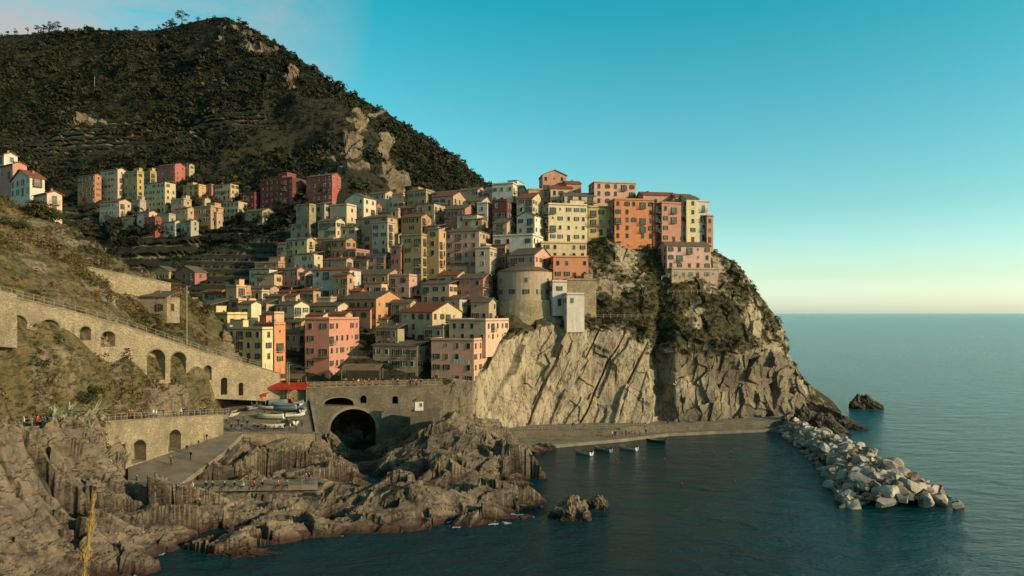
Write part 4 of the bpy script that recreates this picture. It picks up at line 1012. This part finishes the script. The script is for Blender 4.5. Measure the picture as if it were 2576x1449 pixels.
# ================================================================ RAILINGS
def railing(pts,h=1.05,sp=2.2,mat_='metal',th=.07,lab='metal railing along the walkway',cross=False):
    o0=Vector(pts[0]); e=ob('railing',None,o0,label=lab,category='railing')
    mb=MB(); pm_=MB(); pm_.box((0,0,h/2-.1),(th*1.4,th*1.4,h+.2)); pmesh=pm_.mesh('post',[M[mat_]])
    posts=[]
    for i in range(len(pts)-1):
        a=Vector(pts[i])-o0;b_=Vector(pts[i+1])-o0; L=(b_-a).length; n=max(1,round(L/sp))
        for zz_ in (h,h*.5): mb.tube(a+Vector((0,0,zz_)),b_+Vector((0,0,zz_)),th/2,th/2,5)
        for k in range(n+(i==len(pts)-2)): posts.append(a+(b_-a)*k/n)
        if cross:
            for k in range(n):
                p=a+(b_-a)*k/n;q=a+(b_-a)*(k+1)/n
                mb.tube(p+Vector((0,0,.05)),q+Vector((0,0,h)),th/2,th/2,4); mb.tube(q+Vector((0,0,.05)),p+Vector((0,0,h)),th/2,th/2,4)
    ob('handrail',mb.mesh('handrail',[M[mat_]]),parent=e)
    for p in posts[:100]: ob('post',pmesh,p,parent=e)
railing([(x_,y_-.0,z_+.25) for x_,y_,z_ in [PZ(a,b+.3,c) for a,b,c in wp]],1.1,2.2,lab='metal railing on top of the sloping walkway wall')
railing([(p[0],p[1]+.2,wkz(p[1])+.25) for p in wk[:6]],1.05,1.6,lab='metal railing along the coastal walkway')
railing([PZ(772,165.2,16.15),PZ(1112,172.8,16.15)],1.15,1.7,'wood',.13,'wooden cross-braced fence on the bridge',True)
railing([PZ(450,118.6,4.),PZ(620,118.6,4.),PZ(795,119.6,4.)],.95,2.4,'metal',.045,'rope railing beside the rocky footpath')
railing([PZ(1255,180.5,2.95),PZ(1400,183.3,2.55),PZ(1560,186.3,2.35),PZ(1640,189.5,2.2)],1.05,2.,lab='metal railing along the quay')
railing([PZ(1120,174.2,5.5),PZ(1200,176.2,4.2),PZ(1262,180.2,2.9)],1.05,2.,lab='metal railing beside the quay steps')
railing([P(1680,738,229),P(1842,738,233)],1.1,2.2,'wood',.12,'wooden fence on a cliff path')
railing([P(1500,800,214),P(1640,798,217)],1.0,2.2,'metal',.09,'thin fence on a cliff ledge')
railing([P(1665,702,233),P(1700,690,232),P(1805,690,233)],1.0,2.,'white',.1,'white railing around a terrace')
# ================================================================ CANOPIES
def canopy(px,py,d,w_,dp,h,mat_,lab,rz=0,pitch=.4,name='market_canopy'):
    x0,y0,z0=P(px,py,d); e=ob(name,None,(x0,y0,z0-h),rz,label=lab,category='canopy')
    mb=MB(); n=6
    for k in range(n):
        a=-w_/2+w_*k/n;b_=a+w_/n
        s=lambda x_,y_: h+pitch*(y_/dp+.5)+.12*math.sin(x_*2.3)*math.cos(y_)
        for j in range(3):
            y1=-dp/2+dp*j/3;y2=y1+dp/3
            mb.face([(a,y1,s(a,y1)),(b_,y1,s(b_,y1)),(b_,y2,s(b_,y2)),(a,y2,s(a,y2))])
        mb.face([(a,-dp/2,h-.45),(b_,-dp/2,h-.45),(b_,-dp/2,s(b_,-dp/2)),(a,-dp/2,s(a,-dp/2))])
    ob('awning',mb.mesh('awning',[M[mat_]]),parent=e)
    pm_=MB(); pm_.box((0,0,h/2-.1),(.1,.1,h-.2)); pmesh=pm_.mesh('post',[M['metal']])
    for sx in (-1,1):
        for sy in (-1,1): ob('post',pmesh,(sx*(w_/2-.1),sy*(dp/2-.1),0),parent=e)
canopy(708,974,164.4,13,2.8,3.8,'orange','long orange-red awning above the boat yard',pitch=1.0)
canopy(655,992,162.5,3.5,2.4,2.2,'orange','small orange awning beside the square',pitch=.5)
canopy(685,946,171,16,4,3.2,'canvas','long taupe canvas restaurant canopy on the square')
canopy(912,925,176.5,10,4,3.0,'canvas','dark timber roofed veranda by the pink house',pitch=.9)
canopy(220,738,136,5,2.5,2.2,'orange','small orange awning on the hillside terrace')
mb=MB(); mb.box((0,0,1.2),(2.0,1.6,2.2)); e=ob('kiosk',None,P(1053,1033,163),.3,label='small white kiosk with a grey roof on a stone pier',category='kiosk')
ob('wall',mb.mesh('wall',[M['white']]),parent=e)
mb=MB(); mb.box((0,0,0),(2.6,2.2,.15),0); mb.box((0,0,.4),(2.3,1.9,.65),0,0,.1); ob('roof',mb.mesh('roof',[M['slate']]),(0,0,2.38),parent=e)
ob('window',WSM,(.4,-.8,1.1),parent=e)
mb=MB(); mb.box((0,0,0),(7.,5,11)); ob('stone_pier',mb.mesh('stone_pier',[M['stoned']]),(PZ(1072,164,0)[0],164.6,5.2),label='square stone pier supporting the harbour steps',category='pier')
for px,pyb,d,hh in ((470,880,150,14),(722,995,166,8),(727,1000,165,8)):
    x0,y0,z0=P(px,pyb,d); mb=MB(); mb.tube((0,0,-1),(0,0,hh),.14,.09,8); mb.box((.3,0,hh),(.8,.15,.1))
    ob('lamp_post',mb.mesh('lamp_post',[M['metal']]),(x0,y0,z0),label='tall pale metal post by the harbour square',category='post')
x0,y0,z0=P(1160,905,179.0); mb=MB()
for k in range(3):
    a=-2.4+k*1.7
    for q in range(4): mb.face([(a+q*.35,-.05*(q%2),-1.1),(a+q*.35+.35,-.05*((q+1)%2),-1.1),(a+q*.35+.35,-.05*((q+1)%2),0),(a+q*.35,-.05*(q%2),0)])
ob('laundry',mb.mesh('laundry',[M['white']]),(x0,y0+1.,z0),math.radians(-24),label='white laundry hanging on a line below a window',category='laundry')
# ================================================================ PEOPLE
def person_mesh(pose,top,bot):
    if pose=='sit':
        J=[(0,0,.5),(0,.02,.75),(0,0,1.0),(0,0,1.12),(0,-.02,1.27),(.1,0,.5),(.12,-.42,.5),(.12,-.45,.08),(.12,-.6,.04),(-.1,0,.5),(-.12,-.42,.52),(-.14,-.42,.08),(-.14,-.57,.04),(.2,0,1.0),(.26,-.1,.75),(.16,-.32,.62),(-.2,0,1.0),(-.26,-.1,.75),(-.16,-.32,.62),(0,-.02,1.36)]
    elif pose=='walk':
        J=[(0,0,.95),(0,-.01,1.2),(0,-.02,1.42),(0,-.02,1.54),(0,-.03,1.67),(.09,0,.92),(.1,-.2,.5),(.1,-.22,.07),(.1,-.38,.03),(-.09,0,.92),(-.1,.12,.5),(-.1,.36,.12),(-.1,.26,.02),(.2,0,1.42),(.25,.12,1.15),(.24,.08,.9),(-.2,0,1.42),(-.25,-.1,1.15),(-.22,-.25,.95),(0,-.03,1.76)]
    else:
        J=[(0,0,.95),(0,0,1.2),(0,0,1.42),(0,0,1.54),(0,-.01,1.67),(.09,0,.92),(.11,-.01,.5),(.12,0,.07),(.12,-.16,.03),(-.09,0,.92),(-.11,-.01,.5),(-.12,0,.07),(-.13,-.16,.03),(.2,0,1.42),(.26,.02,1.14),(.25,-.08,.9),(-.2,0,1.42),(-.27,.03,1.14),(-.2,-.18,1.02),(0,-.01,1.76)]
    E=[(0,1),(1,2),(2,3),(3,4),(4,19),(0,5),(5,6),(6,7),(7,8),(0,9),(9,10),(10,11),(11,12),(2,13),(13,14),(14,15),(2,16),(16,17),(17,18)]
    Rr=[.15,.14,.15,.06,.105,.1,.075,.05,.04,.1,.075,.05,.04,.075,.05,.035,.075,.05,.035,.08]
    me=bpy.data.meshes.new('p'); me.from_pydata(J,E,[]); o=bpy.data.objects.new('p',me); COL.objects.link(o)
    md=o.modifiers.new('s','SKIN'); 
    for k,r_ in enumerate(Rr):
        sv=me.skin_vertices[0].data[k]; sv.radius=(r_,r_*.8); sv.use_root=(k==0)
    ss=o.modifiers.new('u','SUBSURF'); ss.levels=1
    dg=bpy.context.evaluated_depsgraph_get(); m2=bpy.data.meshes.new_from_object(o.evaluated_get(dg)); bpy.data.objects.remove(o)
    m2.name='person'; m2.materials.clear()
    for q in (M[bot],M[top],M['skin'],M['hair']): m2.materials.append(q)
    zs=(.58 if pose=='sit' else .97); zn=(1.12 if pose=='sit' else 1.54)
    for p in m2.polygons:
        c=p.center; p.use_smooth=True
        if c.z>zn+.15 and (c.y>0.0 or c.z>zn+.24): p.material_index=3
        elif c.z>zn: p.material_index=2
        elif c.z>zs: p.material_index=1
        elif abs(c.x)>.2 and c.z<.97 and pose!='sit': p.material_index=2
        else: p.material_index=0
    return m2
for k,c in (('navy',(38,42,58)),('jeans',(60,72,92)),('redc',(165,45,38)),('cream_cloth',(215,200,175)),('blackc',(28,27,28)),('olivec',(80,82,56))): M[k]=simple(k,lin(c),.85,.15,6,0)
PM={}
combos=[('navy','jeans','dark blue jacket and jeans'),('redc','blackc','red jacket and black trousers'),('blackc','jeans','black coat and jeans'),('cream_cloth','navy','cream top and navy trousers'),('olivec','blackc','olive jacket and dark trousers')]
def person(px,d,z,pose='stand',rz=None,what='',k=None):
    k=rr.choice((0,0,1,2,2,3,4,4)) if k is None else k
    if (pose,k) not in PM: PM[(pose,k)]=person_mesh(pose,combos[k][0],combos[k][1])
    vb={'sit':'sitting','walk':'walking','stand':'standing'}[pose]
    s=rr.uniform(.97,1.08)
    ob('person',PM[(pose,k)],PZ(px,d,z),rr.uniform(-1.5,1.5) if rz is None else rz,label=f'person in {combos[k][2]} {vb} {what}',category='person',group='visitors around the harbour',scale=(s,s,s))
for px in (290,298,312,335,340,372,412,424,431,462,485,518,535,565,590,612,640,660,700,722):
    person(px,116.95+(px-285)/515*2,3.6,'sit',rr.uniform(-.5,.5),'on the footpath edge')
person(770,120.5,4.0,'stand',None,'on the rocky footpath'); person(778,121,4.0,'stand',None,'on the rocky footpath'); person(345,119.5,4.,'walk',None,'on the footpath')
for px,d in ((60,106),(95,108),(120,110),(135,111),(160,113),(180,115),(250,121),(325,129.5),(332,130),(358,132.5),(386,135),(393,136),(410,137.5),(455,142),(462,142.5),(505,146.5),(515,147),(540,149.5)):
    person(px,d-1.2,wkz(d-1.2),rr.choice(['stand','stand','walk']),None,'on the coastal walkway')
for px,py in ((560,1078),(582,1086),(592,1085),(612,1062),(655,1022),(646,1030),(622,1075),(700,1076),(760,1072),(665,1040),(574,1030),(676,1008),(700,1004),(640,1085),(668,1086),(690,1087),(716,1085),(745,1083),(600,1072),(608,1085),(570,1060),(650,1086),(730,1084)):
    d=75.9/(.33+(py-CY)/F); person(px,d,yard_z(d),rr.choice(['stand','walk','stand']),None,'among the boats')
for px,d in ((470,135),(500,139),(430,128),(520,143),(480,131)):
    x_=PZ(px,d,0)[0]; person(px,d,ramp_z(x_,d),rr.choice(['stand','walk']),None,'on the boat ramp')
for k in range(24): person(rr.uniform(862,1062),168+rr.uniform(1,3.5)+ (k%3)*.6,15.8,rr.choice(['stand','walk']),None,'on the village square')
for k in range(10): person(rr.uniform(600,760),167.6+rr.uniform(0,2),15.8,'stand',None,'on the village square')
for px,d in ((1300,117.5),(503,108)):
    x_,y_,_=PZ(px,d,0); person(px,d,nz(x_,y_)-.02,'stand' if px>1000 else 'sit',0,'on the shore rocks')
for px in (1325,1352,1440,1445,1470,1590,1680): person(px,186.5 if px<1500 else 192.6,2.52 if px<1500 else 2.15,rr.choice(['stand','walk']),None,'on the quay')
for px in (1540,1548,1575,1590,1610,1625): person(px,183+(px-1540)*.04,.8,rr.choice(['stand','stand']),None,'on the landing quay')
for px in (408,424): person(px,139.0 if px>415 else 137.8,6.9,'stand',0,'before an archway',1)
# ================================================================ AGAVES
def agave(seed):
    r_=random.Random(seed); mb=MB()
    for k in range(30):
        a=r_.uniform(0,6.28); el=r_.uniform(.25,1.35); L=r_.uniform(1.3,1.9); w0=.17; pts=[]
        for q in range(6):
            t_=q/5; e2=el-.55*t_*t_*(1.4-el) ; rr_=L*t_*math.cos(e2); zz_=L*t_*math.sin(e2); wd=w0*(1-t_)**.7*(.7+t_)+.004; pts.append((rr_,zz_,wd))
        for q in range(5):
            A_,B_=pts[q],pts[q+1]; ca,sa=math.cos(a),math.sin(a)
            g=lambda r1,z1,s1:(r1*ca-s1*sa,r1*sa+s1*ca,z1)
            mb.face([g(A_[0],A_[1]+.04,-A_[2]),g(B_[0],B_[1]+.04,-B_[2]),g(B_[0],B_[1],0),g(A_[0],A_[1],0)]); mb.face([g(A_[0],A_[1],0),g(B_[0],B_[1],0),g(B_[0],B_[1]+.04,B_[2]),g(A_[0],A_[1]+.04,A_[2])])
    return mb.mesh('agave_plant',[M['agave']])
AG=[agave(s) for s in range(3)]
for k,(px,d,s) in enumerate(((8,103,1.4),(28,103.5,1.3),(45,104,1.2),(130,112,1.5),(112,111,1.3),(158,113,1.4),(180,113,1.5),(210,115,1.5),(236,116.5,1.5),(228,113.5,1.3),(262,119,1.4),(280,120,1.2),(312,124,1.2),(370,133,1.),(300,122,1.2),(175,110,1.2),(255,121,1.2),(135,107,1.2),(200,111,1.2))):
    x_,y_,_=PZ(px,d,0); ob('agave_plant',AG[k%3],(x_,y_,nz(x_,y_)+.1),k*1.3,label='grey-green agave rosette growing on the dry bank',category='plant',group='agave plants on the bank',scale=(s,s,s))
for px,d,s in ((215,121,2.4),(120,150,3.),(90,148,3.2),(150,152,2.6),(60,140,2.),(20,138,2.),(652,171,1.4),(745,180,2.)):
    x_,y_,_=PZ(px,d,0); z_=nz(x_,y_) if px<500 else 16.5
    cs=np.array([[rr.uniform(-.6,.6)*s,rr.uniform(-.6,.6)*s,s*rr.uniform(.3,.9)] for _ in range(6)])
    ob('bush',clumps('bush',cs,np.full(6,s*.62),260,.11,tintmix(6,(.035,.042,.016),(.055,.055,.02),(.075,.062,.024))),(x_,y_,z_),label='large rounded green bush on the hillside',category='bush',group='bushes on the hillside')
# ================================================================ GRASS STALK near the viewpoint
x0=PZ(188,5,0)[0]; z0=31.2-.5*5
e=ob('grass_plume',None,(x0,5,z0),label='tall golden dry grass plume close to the viewpoint',category='grass')
zt=H-(1240-CY)/F*5-z0; mb=MB(); pts=[(.0,0,-.2),(-.01,0,zt*.5),(.03,0,zt*.78),(.145,0,zt)]
for i in range(3): mb.tube(pts[i],pts[i+1],.007-.002*i,.005-.002*i,5)
ob('stem',mb.mesh('stem',[M['straw']]),parent=e)
mb=MB(); r_=random.Random(4)
for k in range(1900):
    t_=r_.random(); zf=.66+.34*t_; z_=zt*zf
    cx_=(-.01+(zf-.5)/.28*.04) if zf<.78 else .03+(zf-.78)/.22*.115
    wd=.055*math.sin(math.pi*min(1,t_*.92+.06))**.7*(.6+.5*math.sin(t_*40)); a=r_.uniform(0,6.28); rr_=abs(wd)*r_.random()**.7
    p=Vector((cx_+math.cos(a)*rr_,math.sin(a)*rr_,z_)); q=p+Vector((math.cos(a)*.014+.004,math.sin(a)*.014,.03)); s_=Vector((-math.sin(a),math.cos(a),0))*.0028
    mb.face([p-s_,p+s_,q])
ob('plume',mb.mesh('plume',[M['straw']]),parent=e)
print('objects',len(bpy.data.objects))
